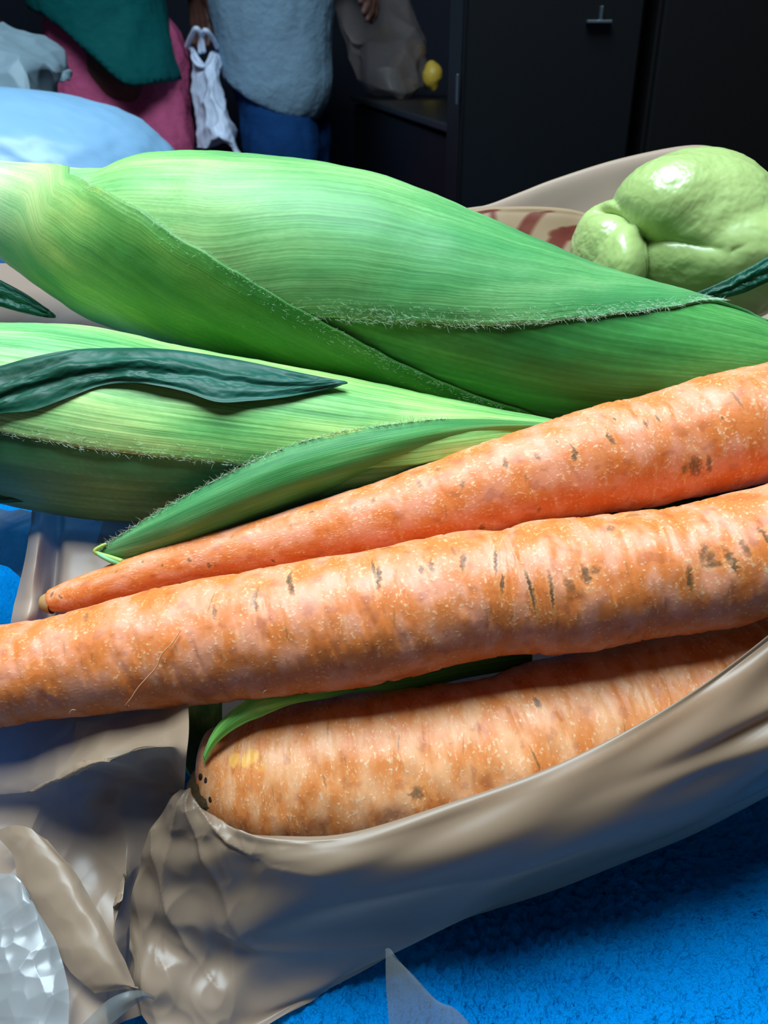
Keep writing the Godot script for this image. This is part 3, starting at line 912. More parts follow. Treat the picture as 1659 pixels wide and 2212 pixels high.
# ---------------------------------------------------------------- chayote
func chayote() -> void:
	var px := 0.42 / 1840.7
	var right := Vector3.RIGHT
	var up := Vector3(0, 0.88295, -0.46947)
	var o := Vector3(0.1298, 0.7718, -0.4284)
	# lobes in pixels of the photograph from that centre: place (right, down, forward), half-axes
	var lobes := [
		[Vector3(92, -3, -10), Vector3(188, 186, 190)],
		[Vector3(30, -40, 50), Vector3(128, 112, 132)],
		[Vector3(-94, 30, 0), Vector3(76, 110, 118)],
		[Vector3(-86, 76, 56), Vector3(56, 100, 98)],
		[Vector3(150, 60, 30), Vector3(170, 120, 160)],
		[Vector3(70, 30, -60), Vector3(190, 165, 150)]]
	# grooves from the blossom end: points (right, down), depth, width
	var grooves := [
		[[Vector2(-129, -54), Vector2(-104, -30), Vector2(-82, 0), Vector2(-66, 30), Vector2(-62, 38)], 26.0, 10.0],
		[[Vector2(-62, 38), Vector2(-14, 42), Vector2(36, 58), Vector2(84, 72)], 24.0, 9.0],
		[[Vector2(-62, 38), Vector2(-56, 78), Vector2(-42, 134), Vector2(-30, 194)], 26.0, 9.0],
		[[Vector2(-104, 4), Vector2(-130, 34), Vector2(-148, 78), Vector2(-156, 124)], 7.0, 16.0],
		[[Vector2(106, 78), Vector2(128, 66)], 6.0, 6.0]]
	var nu := 300
	var nv := 421
	var p := PackedVector3Array()
	p.resize(nu * nv)
	fine.fractal_type = FastNoiseLite.FRACTAL_FBM
	fine.seed = 21
	fine.fractal_octaves = 3
	fine.frequency = 1.0
	for i in nu:
		var a := PI * i / (nu - 1)
		for j in nv:
			var b := TAU * (j % (nv - 1)) / (nv - 1)
			# the pole points away to the right, where the skin is smooth
			var d := Vector3(cos(a), sin(a) * sin(b), -sin(a) * cos(b))
			var sum := 0.0
			for l in lobes:
				var q: Vector3 = -l[0] / l[1]
				var e: Vector3 = d / l[1]
				var aa := e.dot(e)
				var bb := q.dot(e)
				var disc := bb * bb - aa * (q.dot(q) - 1.0)
				if disc > 0.0:
					var r := (-bb + sqrt(disc)) / aa
					if r > 0.0:
						sum += pow(r / 200.0, 40.0)
			var rr := pow(sum, 1.0 / 40.0) * 200.0
			if d.z > 0.0:
				var at := Vector2(d.x, d.y) * rr
				for g in grooves:
					var near := 1e9
					var end_fade := 1.0
					var line: Array = g[0]
					for k in line.size() - 1:
						var w: Vector2 = line[k + 1] - line[k]
						var t := clampf((at - line[k]).dot(w) / w.length_squared(), 0.0, 1.0)
						var dist: float = (at - line[k] - w * t).length()
						if dist < near:
							near = dist
							end_fade = 1.0 - 0.75 * (k + t) / (line.size() - 1)
					if near < 60.0:
						var shape := exp(-near / float(g[2])) + 0.35 * exp(-pow(near / (2.6 * float(g[2])), 2.0))
						rr -= float(g[1]) * shape * end_fade * smoothstep(0.0, 0.25, d.z)
			rr *= 1.0 + 0.012 * fine.get_noise_3dv(d * 5.0) + 0.0004 * fine.get_noise_3dv(d * 60.0)
			p[i * nv + j] = o + (right * d.x - up * d.y + FRONT * d.z) * rr * px
	var skin := mat(Color(0.64, 0.72, 0.44), 0.36, 0.5)
	bumpy(skin, 3, 3, 0.002, 9, false, 14.0)
	skin.subsurf_scatter_enabled = true
	skin.subsurf_scatter_strength = 0.15
	skin.clearcoat_enabled = true
	skin.clearcoat = 0.25
	skin.clearcoat_roughness = 0.2
	var c := thing("chayote", "pale green creased chayote behind the big ear of corn, against the bag's back wall", "chayote", o)
	part("fruit", grid(p, nu, nv, true), skin, c)

# ---------------------------------------------------------------- dark flat leaves
func leek_leaf(called: String, label: String, rows: Array, nu: int, nv: int, rib: float, look: StandardMaterial3D) -> void:
	var o := thing(called, label, "leaf", rows[0][rows[0].size() / 2], "dark scallion leaves")
	var p := sheet_points(rows, nu, nv)
	var n := sheet_normals(p, nu, nv)
	noise.seed = 70
	noise.frequency = 1.0
	for i in nu:
		var u := float(i) / (nu - 1)
		for j in nv:
			var v := float(j) / (nv - 1)
			var soft := noise.get_noise_2d(v * 7.0, u * 2.0)
			p[i * nv + j] += n[i * nv + j] * (rib * (sin(u * TAU * 2.6 + soft * 2.2 + v * 2.0) * 0.8 + 0.5 * soft) * smoothstep(0.0, 0.12, u) * smoothstep(1.0, 0.88, u) * smoothstep(1.0, 0.92, v))
	part("blade", swap_uv(shell(p, nu, nv, 0.0007)), look, o)

func scallions() -> void:
	var look := husk_look([Color(0.05, 0.26, 0.19), Color(0.06, 0.29, 0.21), Color(0.07, 0.31, 0.24), Color(0.08, 0.31, 0.25), Color(0.11, 0.33, 0.28)], 0.16, 91, 22.0, 0.0)
	look.heightmap_scale = 0.0015
	look.metallic_specular = 0.36
	look.rim_enabled = false
	look.roughness = 0.48
	look.backlight_enabled = false
	leek_leaf("scallion_leaf", "broad dark green scallion leaf lying across the striped corn husk", [
		P([-1548,7520,-2843,-1445,7528,-2870,-1356,7543,-2900,-1248,7566,-2929,-1124,7582,-2960,-1025,7573,-3012,-913,7577,-3003,-822,7573,-3007,-723,7562,-3012,-607,7543,-3013,-490,7522,-3008,-355,7495,-2999,-237,7472,-2993,-142,7459,-2980]),
		P([-1553,7467,-2826,-1430,7488,-2814,-1341,7500,-2838,-1234,7527,-2869,-1109,7548,-2897,-1000,7554,-2918,-890,7563,-2911,-803,7554,-2918,-708,7540,-2927,-596,7517,-2932,-481,7498,-2933,-351,7474,-2943,-235,7461,-2959,-138,7459,-2974]),
		P([-1538,7418,-2766,-1430,7431,-2784,-1338,7450,-2806,-1232,7477,-2837,-1107,7500,-2866,-997,7520,-2888,-887,7529,-2880,-800,7520,-2884,-703,7501,-2883,-589,7480,-2875,-478,7468,-2891,-349,7456,-2913,-234,7454,-2940,-134,7460,-2966]),
		P([-1544,7367,-2752,-1431,7391,-2765,-1337,7410,-2781,-1224,7420,-2786,-1101,7455,-2822,-994,7484,-2860,-888,7493,-2863,-796,7486,-2853,-698,7468,-2841,-582,7440,-2814,-474,7433,-2844,-346,7435,-2879,-234,7442,-2928,-131,7459,-2965])], 56, 220, 0.0008, look)
	leek_leaf("scallion_leaf", "dark scallion tip poking in at left, above the striped corn ear", [
		P([-1919,7764,-3822,-1788,7711,-3771,-1658,7658,-3720,-1554,7613,-3685,-1470,7568,-3650,-1409,7527,-3617]),
		P([-1893,7703,-3733,-1769,7660,-3698,-1645,7616,-3664,-1546,7580,-3644,-1466,7548,-3628,-1409,7525,-3616]),
		P([-1903,7619,-3711,-1778,7586,-3682,-1649,7561,-3646,-1548,7538,-3628,-1466,7525,-3616,-1409,7524,-3615])], 30, 90, 0.0009, look)
	leek_leaf("scallion_leaf", "dark scallion leaf crossing in front of the chayote at the right edge", [
		P([1313,7600,-3667,1445,7661,-3676,1539,7708,-3690,1631,7759,-3706,1766,7829,-3732,1903,7898,-3768]),
		P([1326,7594,-3641,1452,7645,-3634,1542,7685,-3644,1630,7724,-3653,1761,7791,-3678,1897,7860,-3714]),
		P([1389,7581,-3645,1519,7616,-3641,1594,7648,-3647,1660,7681,-3653,1791,7748,-3677,1927,7813,-3712])], 30, 90, 0.0010, look)
	leek_leaf("scallion_leaf", "dark scallion leaf in the shade under the striped corn ear at left", [
		P([-1661,7137,-2922,-1539,7100,-2902,-1451,7075,-2889,-1381,7056,-2879,-1322,7039,-2870]),
		P([-1651,7099,-2879,-1529,7074,-2866,-1442,7056,-2856,-1377,7042,-2860,-1318,7033,-2867]),
		P([-1656,7041,-2860,-1534,7030,-2854,-1447,7024,-2851,-1377,7027,-2852,-1318,7028,-2864])], 20, 60, 0.0005, look)

# ---------------------------------------------------------------- the plastic bag
func bag_print(w: int, h: int) -> ImageTexture:     # the tan film with its dull red print
	var b := PackedByteArray()
	b.resize(w * h * 3)
	var f := field(w, h, 4.0, 3.0, 5, 3)
	var strokes := [[0.04, 0.10, 0.14, 0.42, 0.06], [0.14, 0.42, 0.34, 0.20, 0.05], [0.34, 0.18, 0.36, 0.85, 0.025], [0.44, 0.80, 0.56, 0.30, 0.05], [0.56, 0.30, 0.62, 0.22, 0.03],
		[0.54, 0.98, 0.70, 0.55, 0.06], [0.68, 0.60, 0.90, 0.45, 0.08], [0.80, 0.85, 0.98, 0.60, 0.10], [0.62, 0.98, 0.78, 0.92, 0.09], [0.86, 0.30, 0.97, 0.32, 0.05], [0.06, 0.05, 0.20, 0.08, 0.05]]
	for y in h:
		for x in w:
			var k := y * w + x
			var p := Vector2(float(x) / w, float(y) / h)
			var ink := 0.0
			for s in strokes:
				var a := Vector2(s[0], s[1])
				var d := Vector2(s[2], s[3]) - a
				var t := clampf((p - a).dot(d) / d.length_squared(), 0.0, 1.0)
				ink = maxf(ink, clampf((s[4] - (p - a - d * t).length()) * 40.0, 0.0, 1.0))
			ink *= 0.75 + 0.25 * (f[k] / 255.0)
			b[k * 3] = int(lerpf(0.60, 0.40, ink) * 255.0)
			b[k * 3 + 1] = int(lerpf(0.50, 0.17, ink) * 255.0)
			b[k * 3 + 2] = int(lerpf(0.39, 0.13, ink) * 255.0)
	return picture(w, h, b)

func grocery_bag() -> void:
	var o := thing("plastic_bag", "tan translucent plastic grocery bag holding the carrots, corn and chayote", "bag", Vector3(0, 0.57, -0.28))
	var tan_film := film(Color(0.57, 0.475, 0.385), 0.90, 0.5, 0.36)
	var clear_film := film(Color(0.40, 0.41, 0.40), 0.6, 0.4, 0.3)
	var shiny := film(Color(0.56, 0.57, 0.57), 0.72, 0.5, 0.26)
	shiny.metallic_specular = 0.55

	var back_film := film(Color(0.66, 0.56, 0.47), 0.94, 0.5, 0.4)
	# the front wall, from its rim down over the bulge and under
	var front := [
		P([-672,6325,-2060,-620,6318,-2011,-546,6296,-1977,-458,6291,-1929,-339,6289,-1905,-117,6314,-1896,177,6383,-1944,550,6482,-2019,934,6623,-2139,1266,6795,-2276,1580,7006,-2434]),
		P([-671,6369,-2050,-619,6360,-1999,-549,6338,-1965,-456,6329,-1915,-335,6334,-1895,-115,6358,-1885,175,6425,-1932,543,6524,-2007,924,6664,-2127,1253,6837,-2265,1563,7049,-2422]),
		P([-686,6365,-2030,-631,6348,-1976,-556,6327,-1931,-463,6315,-1879,-339,6317,-1852,-111,6342,-1848,181,6405,-1893,547,6495,-1963,932,6620,-2081,1260,6789,-2216,1565,6999,-2373]),
		P([-760,6263,-2016,-681,6241,-1959,-590,6219,-1913,-483,6207,-1856,-355,6219,-1817,-106,6266,-1791,190,6318,-1830,559,6398,-1895,947,6509,-2005,1286,6650,-2131,1577,6850,-2283]),
		P([-823,6109,-1968,-740,6065,-1922,-643,6041,-1886,-518,6027,-1845,-378,6012,-1814,-105,6032,-1825,213,6094,-1881,599,6209,-1931,999,6341,-2023,1344,6501,-2120,1642,6692,-2266]),
		P([-851,5977,-1909,-770,5917,-1866,-668,5878,-1834,-548,5853,-1809,-397,5819,-1791,-101,5796,-1835,237,5873,-1933,650,5990,-2018,1083,6114,-2129,1472,6261,-2241,1791,6442,-2394]),
		P([-842,5899,-1811,-769,5833,-1742,-667,5803,-1714,-547,5758,-1696,-400,5704,-1730,-95,5718,-1851,256,5766,-2001,697,5833,-2138,1177,5924,-2288,1610,6062,-2430,1946,6259,-2580]),
		P([-848,5785,-1773,-768,5738,-1663,-664,5718,-1630,-543,5709,-1613,-399,5693,-1667,-98,5671,-1916,264,5716,-2087,723,5775,-2243,1224,5860,-2402,1673,6002,-2545,2022,6205,-2698])]
	var nu := 110
	var nv := 220
	var p := sheet_points(front, nu, nv)
	var n := sheet_normals(p, nu, nv)
	noise.seed = 55
	noise.frequency = 1.0
	noise.fractal_octaves = 1
	for i in nu:
		var u := float(i) / (nu - 1)
		for j in nv:
			var v := float(j) / (nv - 1)
			# stretched pleats that run together towards the upper right
			var pleat := sin((u * 7.0 + noise.get_noise_2d(v * 2.0, u * 3.0) * 0.8) * TAU * 0.9) * 0.0028 * smoothstep(0.72, 1.0, v) * smoothstep(0.10, 0.2, u)
			var soft := noise.get_noise_2d(u * 5.0 + v * 3.0, v * 4.0 - u * 1.0) * 0.0022 * smoothstep(0.16, 0.4, u)
			var w1 := 1.0 - absf(noise.get_noise_2d(u * 2.4 + v * 3.0, v * 6.5 - u * 2.0)) * 2.0
			var w2 := 1.0 - absf(noise.get_noise_2d(u * 5.0 - v * 4.0 + 20.0, v * 9.0 + u * 3.0)) * 2.0
			var fold := 0.0
			for f in [[0.15, 0.03, 0.62, 0.36, 0.0030], [0.16, 0.06, 0.40, 0.46, 0.0022], [0.15, 0.12, 0.24, 0.44, 0.0022], [0.45, 0.01, 0.80, 0.30, 0.0026], [0.17, 0.04, 0.75, 0.14, 0.0022], [0.62, 0.30, 0.70, 0.62, 0.0016], [0.30, 0.24, 0.36, 0.40, -0.0020], [0.20, 0.30, 0.22, 0.48, 0.0016]]:
				var a2 := Vector2(f[0], f[1])
				var d2 := Vector2(f[2], f[3]) - a2
				var t2: float = clampf((Vector2(u, v) - a2).dot(d2) / d2.length_squared(), 0.0, 1.0)
				var off2: float = (Vector2(u, v) - a2 - d2 * t2).length()
				fold += float(f[4]) * exp(-off2 / 0.022) * (1.0 - 0.7 * t2)
			p[i * nv + j] += n[i * nv + j] * fold * smoothstep(0.14, 0.2, u)
			var cr_ := (w1 * 0.0007 + w2 * 0.0004) * smoothstep(0.52, 0.26, v) * smoothstep(0.14, 0.25, u)
			p[i * nv + j] += n[i * nv + j] * (pleat + soft + cr_)
	noise.fractal_octaves = 5
	part("front_wall", grid(p, nu, nv), tan_film, o)

	# the loose left side, spilling over the blanket
	var side := [
		P([-1810,6422,-2633,-1580,6441,-2609,-1372,6460,-2585,-1245,6472,-2569,-1112,6493,-2557,-974,6525,-2529,-827,6575,-2465,-700,6611,-2393]),
		P([-1678,6382,-2340,-1459,6410,-2309,-1262,6438,-2279,-1136,6477,-2254,-1008,6521,-2232,-866,6562,-2197,-732,6603,-2140,-618,6644,-2071]),
		P([-1618,6359,-2203,-1406,6388,-2173,-1211,6425,-2136,-1079,6482,-2098,-944,6551,-2067,-800,6587,-2018,-688,6603,-1982,-606,6606,-1949]),
		P([-1585,6292,-2099,-1377,6323,-2070,-1186,6368,-2037,-1045,6464,-1998,-924,6530,-1988,-816,6479,-2023,-757,6345,-2110,-680,6304,-2117]),
		P([-1601,6213,-2091,-1392,6244,-2062,-1206,6289,-2041,-1094,6349,-2061,-1001,6341,-2114,-889,6324,-2110,-793,6263,-2135,-689,6284,-2106]),
		P([-1574,6197,-2026,-1372,6221,-2005,-1199,6245,-1984,-1112,6246,-2041,-1021,6227,-2099,-911,6254,-2084,-802,6220,-2101,-716,6243,-2084]),
		P([-1541,6178,-1948,-1348,6194,-1934,-1181,6219,-1913,-1108,6159,-1983,-1008,6138,-2029,-883,6181,-2012,-801,6156,-2033,-753,6165,-2031]),
		P([-1508,6148,-1864,-1319,6165,-1851,-1156,6183,-1837,-1077,6104,-1908,-960,6094,-1926,-853,6122,-1912,-809,6075,-1955,-779,6048,-1981]),
		P([-1475,6109,-1775,-1290,6127,-1762,-1122,6139,-1746,-1026,6065,-1808,-904,6071,-1812,-837,6056,-1832,-821,5970,-1900,-802,5935,-1932]),
		P([-1437,6071,-1676,-1256,6090,-1663,-1079,6108,-1650,-964,6050,-1698,-855,6047,-1708,-818,5999,-1745,-818,5882,-1830,-812,5823,-1872]),
		P([-1399,6038,-1579,-1223,6057,-1567,-1049,6077,-1554,-924,6031,-1587,-821,6007,-1608,-798,5937,-1656,-810,5805,-1744,-810,5733,-1791]),
		P([-1349,5983,-1448,-1179,6004,-1436,-1012,6024,-1424,-884,6005,-1448,-789,5989,-1485,-775,5911,-1551,-793,5771,-1658,-798,5690,-1722])]
	var ws := 150
	var wv := 130
	var ps := crumple(sheet_points(side, ws, wv), ws, wv, 26.0, func(u: float, v: float) -> float: return 0.0040 * smoothstep(1.0, 0.85, v), 61)
	ps = crumple(ps, ws, wv, 70.0, func(u: float, v: float) -> float: return 0.0024 * smoothstep(1.0, 0.85, v), 62)
	part("side_wall", grid(ps, ws, wv), tan_film, o)

	# handle straps that have slumped beside it
	var strap := [
		P([-1267,6297,-1938,-1235,6315,-1941,-1188,6329,-1943,-1126,6323,-1934,-1077,6292,-1924]),
		P([-1192,6261,-1879,-1141,6279,-1872,-1088,6284,-1868,-1024,6267,-1865,-978,6222,-1858]),
		P([-1145,6191,-1796,-1086,6215,-1786,-1018,6223,-1780,-946,6211,-1773,-888,6155,-1766]),
		P([-1060,6134,-1709,-1002,6158,-1700,-935,6170,-1694,-865,6161,-1690,-808,6105,-1683]),
		P([-977,6093,-1631,-921,6118,-1621,-862,6131,-1617,-801,6116,-1615,-753,6062,-1614]),
		P([-903,6060,-1579,-864,6077,-1571,-818,6084,-1569,-774,6079,-1573,-735,6055,-1582]),
		P([-867,6040,-1563,-838,6045,-1560,-803,6048,-1561,-769,6055,-1565,-731,6050,-1574])]
	var hp := crumple(sheet_points(strap, 90, 46), 90, 46, 38.0, func(_u: float, _v: float) -> float: return 0.0014, 63)
	hp = crumple(hp, 90, 46, 120.0, func(_u: float, _v: float) -> float: return 0.0007, 75)
	part("handle_strap", grid(hp, 90, 46), tan_film, o)
	var hem := [
		P([-883,6040,-1461,-841,6066,-1492,-799,6089,-1521,-750,6094,-1541,-708,6077,-1554,-678,6033,-1565]),
		P([-868,6033,-1452,-822,6058,-1476,-776,6078,-1504,-734,6082,-1523,-700,6067,-1543,-680,6031,-1558]),
		P([-848,6016,-1442,-801,6038,-1466,-760,6056,-1492,-727,6058,-1522,-702,6048,-1545,-682,6025,-1555])]
	part("handle_strap", grid(crumple(sheet_points(hem, 20, 60), 20, 60, 60.0, func(_u: float, _v: float) -> float: return 0.0010, 64), 20, 60), clear_film, o)
	var ear := [
		P([4,6081,-1681,12,6084,-1683,23,6081,-1681,32,6074,-1677,38,6063,-1672]),
		P([4,6038,-1653,29,6048,-1652,52,6048,-1652,72,6036,-1651,89,6018,-1648]),
		P([6,5980,-1616,46,5995,-1613,85,5995,-1613,125,5987,-1609,157,5965,-1608]),
		P([12,5927,-1577,64,5940,-1572,116,5942,-1573,170,5942,-1573,220,5940,-1583]),
		P([18,5850,-1525,85,5863,-1520,155,5866,-1521,225,5873,-1525,289,5881,-1541])]
	part("handle_strap", grid(crumple(sheet_points(ear, 50, 40), 50, 40, 40.0, func(_u: float, _v: float) -> float: return 0.0010, 65), 50, 40), clear_film, o)

	# the shiny clear crumple in the lower left corner
	var shine := [
		P([-1382,6247,-1837,-1288,6259,-1827,-1194,6266,-1813,-1147,6268,-1803,-1099,6245,-1779,-1071,6213,-1763]),
		P([-1351,6197,-1743,-1259,6210,-1733,-1167,6217,-1719,-1093,6219,-1709,-1037,6201,-1700,-1003,6178,-1693]),
		P([-1321,6151,-1651,-1227,6170,-1638,-1140,6176,-1630,-1060,6176,-1618,-992,6164,-1612,-948,6142,-1612]),
		P([-1295,6101,-1567,-1203,6120,-1555,-1113,6137,-1541,-1035,6139,-1531,-962,6131,-1526,-912,6115,-1529]),
		P([-1259,6027,-1449,-1169,6047,-1437,-1082,6065,-1424,-1006,6069,-1414,-941,6066,-1413,-892,6056,-1419])]
	part("loose_film", grid(crumple(crumple(sheet_points(shine, 140, 100), 140, 100, 55.0, func(_u: float, _v: float) -> float: return 0.0024, 66), 140, 100, 130.0, func(_u: float, _v: float) -> float: return 0.0013, 67), 140, 100), shiny, o)

	# behind the thin carrot's tip
	var back_side := [
		P([-1634,6747,-3553,-1579,6759,-3525,-1533,6766,-3506,-1491,6768,-3496,-1443,6775,-3477,-1317,6777,-3445,-1182,6769,-3406,-1026,6754,-3353]),
		P([-1485,6812,-3157,-1422,6839,-3115,-1388,6828,-3120,-1368,6802,-3152,-1313,6822,-3106,-1204,6815,-3091,-1083,6808,-3064,-944,6793,-3034]),
		P([-1371,6880,-2842,-1296,6915,-2781,-1297,6862,-2867,-1284,6829,-2917,-1227,6862,-2855,-1122,6859,-2843,-1015,6844,-2834,-887,6833,-2817]),
		P([-1358,6828,-2724,-1273,6870,-2656,-1276,6809,-2748,-1261,6774,-2797,-1202,6815,-2728,-1094,6807,-2724,-990,6800,-2720,-871,6779,-2720]),
		P([-1365,6743,-2633,-1280,6788,-2567,-1249,6762,-2598,-1255,6698,-2689,-1193,6741,-2621,-1074,6734,-2617,-975,6720,-2621,-860,6694,-2630]),
		P([-1371,6676,-2552,-1286,6723,-2487,-1250,6696,-2518,-1253,6629,-2607,-1185,6674,-2540,-1060,6667,-2536,-965,6648,-2549,-882,6555,-2647]),
		P([-1445,6466,-2577,-1375,6491,-2545,-1320,6485,-2553,-1280,6466,-2577,-1219,6491,-2545,-1091,6491,-2545,-990,6470,-2545,-874,6442,-2552]),
		P([-1442,6301,-2455,-1381,6315,-2440,-1312,6315,-2440,-1268,6301,-2455,-1215,6315,-2440,-1088,6315,-2440,-990,6285,-2447,-874,6256,-2454])]
	var bs := sheet_points(back_side, 90, 80)
	bs = crumple(bs, 90, 80, 40.0, func(_u: float, _v: float) -> float: return 0.0014, 68)
	var torn := [
		P([-3905,6397,-4205,-3073,6409,-4098,-2365,6489,-3914,-2100,6548,-3775,-1901,6601,-3657,-1768,6640,-3564,-1677,6662,-3508,-1599,6680,-3449]),
		P([-3573,6473,-3792,-2772,6514,-3644,-2140,6586,-3490,-1917,6630,-3400,-1763,6655,-3346,-1662,6677,-3289,-1583,6701,-3234,-1510,6723,-3178]),
		P([-3324,6461,-3446,-2605,6512,-3360,-2032,6582,-3261,-1848,6611,-3232,-1698,6642,-3180,-1603,6670,-3116,-1539,6685,-3067,-1467,6708,-3000]),
		P([-3074,6436,-3093,-2458,6483,-3095,-1946,6568,-3073,-1774,6610,-3061,-1648,6642,-3056,-1571,6658,-3007,-1507,6667,-2944,-1447,6669,-2877])]
	part("loose_film", grid(crumple(sheet_points(torn, 40, 50), 40, 50, 50.0, func(_u: float, _v: float) -> float: return 0.004, 74), 40, 50), film(Color(0.33, 0.35, 0.37), 0.88, 0.3, 0.28), o)
	part("side_wall", grid(bs, 90, 80), back_film, o)

	# far left, behind the second ear
	var far_left := [
		P([-2413,7587,-4498,-2117,7578,-4471,-1870,7574,-4446,-1755,7574,-4423,-1571,7541,-4383,-1330,7442,-4308,-1092,7345,-4233,-855,7268,-4170]),
		P([-2347,7529,-4331,-2063,7524,-4317,-1823,7524,-4295,-1680,7526,-4284,-1508,7498,-4269,-1289,7406,-4221,-1070,7325,-4177,-851,7244,-4134]),
		P([-2249,7452,-4086,-1972,7454,-4064,-1746,7452,-4052,-1595,7442,-4058,-1424,7413,-4066,-1236,7363,-4084,-1043,7281,-4086,-843,7205,-4068]),
		P([-2172,7374,-3886,-1904,7376,-3865,-1690,7372,-3863,-1523,7362,-3868,-1361,7340,-3891,-1184,7297,-3936,-1001,7226,-3966,-812,7158,-3998]),
		P([-2128,7248,-3729,-1870,7251,-3719,-1660,7247,-3717,-1474,7237,-3723,-1319,7207,-3752,-1151,7152,-3813,-974,7086,-3869,-786,7025,-3905])]
	part("back_wall", grid(crumple(crumple(sheet_points(far_left, 80, 110), 80, 110, 20.0, func(u: float, v: float) -> float: return 0.004 * smoothstep(0.9, 0.4, v) * u, 69), 80, 110, 60.0, func(u: float, v: float) -> float: return 0.0015 * smoothstep(0.8, 0.3, v) * smoothstep(0.4, 0.9, u), 70), 80, 110), tan_film, o)

	# the back wall behind the chayote, a printed layer in front of a plain one
	var back := [
		P([129,7736,-4917,258,7751,-4948,493,7768,-5002,601,7780,-5053,793,7834,-5150,986,7892,-5226,1343,7984,-5321,1726,8051,-5379,1920,8048,-5355,2043,7988,-5255,2163,7904,-5120,2376,7768,-4934]),
		P([128,7719,-4874,256,7733,-4904,490,7747,-4957,597,7757,-5007,789,7808,-5102,980,7863,-5177,1335,7952,-5269,1715,8016,-5326,1909,8013,-5302,2030,7959,-5205,2150,7876,-5071,2361,7741,-4886]),
		P([127,7541,-4723,253,7548,-4749,486,7558,-4822,595,7560,-4880,787,7592,-4976,982,7628,-5063,1338,7715,-5155,1719,7783,-5213,1912,7786,-5192,2030,7749,-5094,2145,7672,-4951,2346,7559,-4755]),
		P([124,7302,-4482,248,7294,-4512,478,7286,-4587,584,7282,-4630,774,7277,-4718,970,7280,-4810,1327,7300,-4889,1705,7318,-4921,1897,7323,-4901,2009,7319,-4809,2118,7276,-4673,2305,7204,-4475]),
		P([121,6954,-4161,241,6947,-4180,462,6932,-4218,564,6918,-4256,744,6897,-4312,930,6876,-4369,1273,6855,-4426,1635,6848,-4445,1819,6855,-4426,1942,6869,-4388,2055,6854,-4289,2255,6825,-4161])]
	part("back_wall", grid(crumple(sheet_points(back, 60, 120), 60, 120, 16.0, func(u: float, _v: float) -> float: return 0.003 * smoothstep(0.25, 0.5, u), 71), 60, 120), back_film, o)
	var printed := tan_film.duplicate()
	printed.uv1_scale = Vector3.ONE
	printed.albedo_texture = bag_print(512, 256)
	printed.albedo_color = Color(1, 1, 1, 1)
	var layer := [
		P([215,7754,-4836,328,7766,-4853,456,7776,-4881,585,7784,-4908,715,7783,-4931,846,7780,-4952,978,7770,-4969,1083,7753,-4971,1186,7721,-4954,1289,7675,-4930]),
		P([213,7732,-4790,326,7742,-4807,453,7749,-4833,581,7755,-4859,710,7754,-4881,840,7751,-4902,972,7741,-4919,1078,7724,-4933,1181,7692,-4916,1283,7652,-4895]),
		P([212,7619,-4696,324,7622,-4709,450,7627,-4734,577,7632,-4759,706,7632,-4782,837,7627,-4813,969,7617,-4842,1076,7601,-4857,1178,7579,-4845,1281,7545,-4827]),
		P([208,7441,-4511,318,7439,-4521,442,7438,-4543,567,7438,-4566,695,7435,-4598,824,7433,-4631,955,7426,-4661,1060,7417,-4679,1166,7399,-4692,1267,7372,-4678])]
	var lm := grid(crumple(sheet_points(layer, 50, 90), 50, 90, 22.0, func(u: float, _v: float) -> float: return 0.0022 * smoothstep(0.12, 0.3, u), 72), 50, 90)
	var pw := part("printed_layer", swap_uv(lm), printed, o)
	pw.set_meta("label", "layer with dull red print")
	var right_side := [
		P([1563,7049,-2422,2084,7251,-2677,2855,7377,-3593,3017,7556,-4651,2376,7768,-4934]),
		P([1582,6919,-2342,2102,7091,-2569,2935,7182,-3546,3022,7345,-4505,2346,7559,-4755]),
		P([1671,6674,-2314,2260,6743,-2633,3109,6825,-3640,2999,7029,-4382,2285,7142,-4510]),
		P([1930,6230,-2587,2609,6211,-3030,3375,6265,-4022,3194,6373,-4758,2516,6473,-4811]),
		P([2127,5852,-2896,2762,5835,-3340,3342,5831,-4244,3196,5941,-4982,2648,6048,-5039])]
	part("side_wall", grid(crumple(sheet_points(right_side, 50, 90), 50, 90, 22.0, func(_u: float, v: float) -> float: return 0.004 * smoothstep(0.0, 0.15, v) * smoothstep(1.0, 0.85, v), 76), 50, 90), back_film, o)
	# the bottom of the bag, below the vegetables
	var fl := PackedVector3Array()
	for i in 40:
		for j in 50:
			var x := -0.13 + (0.31 + 0.10 * i / 39.0) * j / 49.0
			var z := -0.264 - 0.26 * i / 39.0
			var e := maxf(absf((j - 24.5) / 24.5), absf((i - 19.5) / 19.5))
			var mound := 0.578 + 0.045 * smoothstep(-0.235, -0.275, z) + 0.062 * smoothstep(-0.265, -0.32, z) + 0.035 * smoothstep(-0.33, -0.42, z) - 0.05 * smoothstep(-0.44, -0.53, z)
			fl.append(Vector3(x, mound - 0.03 * pow(absf((j - 24.5) / 24.5), 4.0), z))
	part("bottom", grid(crumple(fl, 40, 50, 20.0, func(_u: float, _v: float) -> float: return 0.004, 73), 40, 50), tan_film, o)

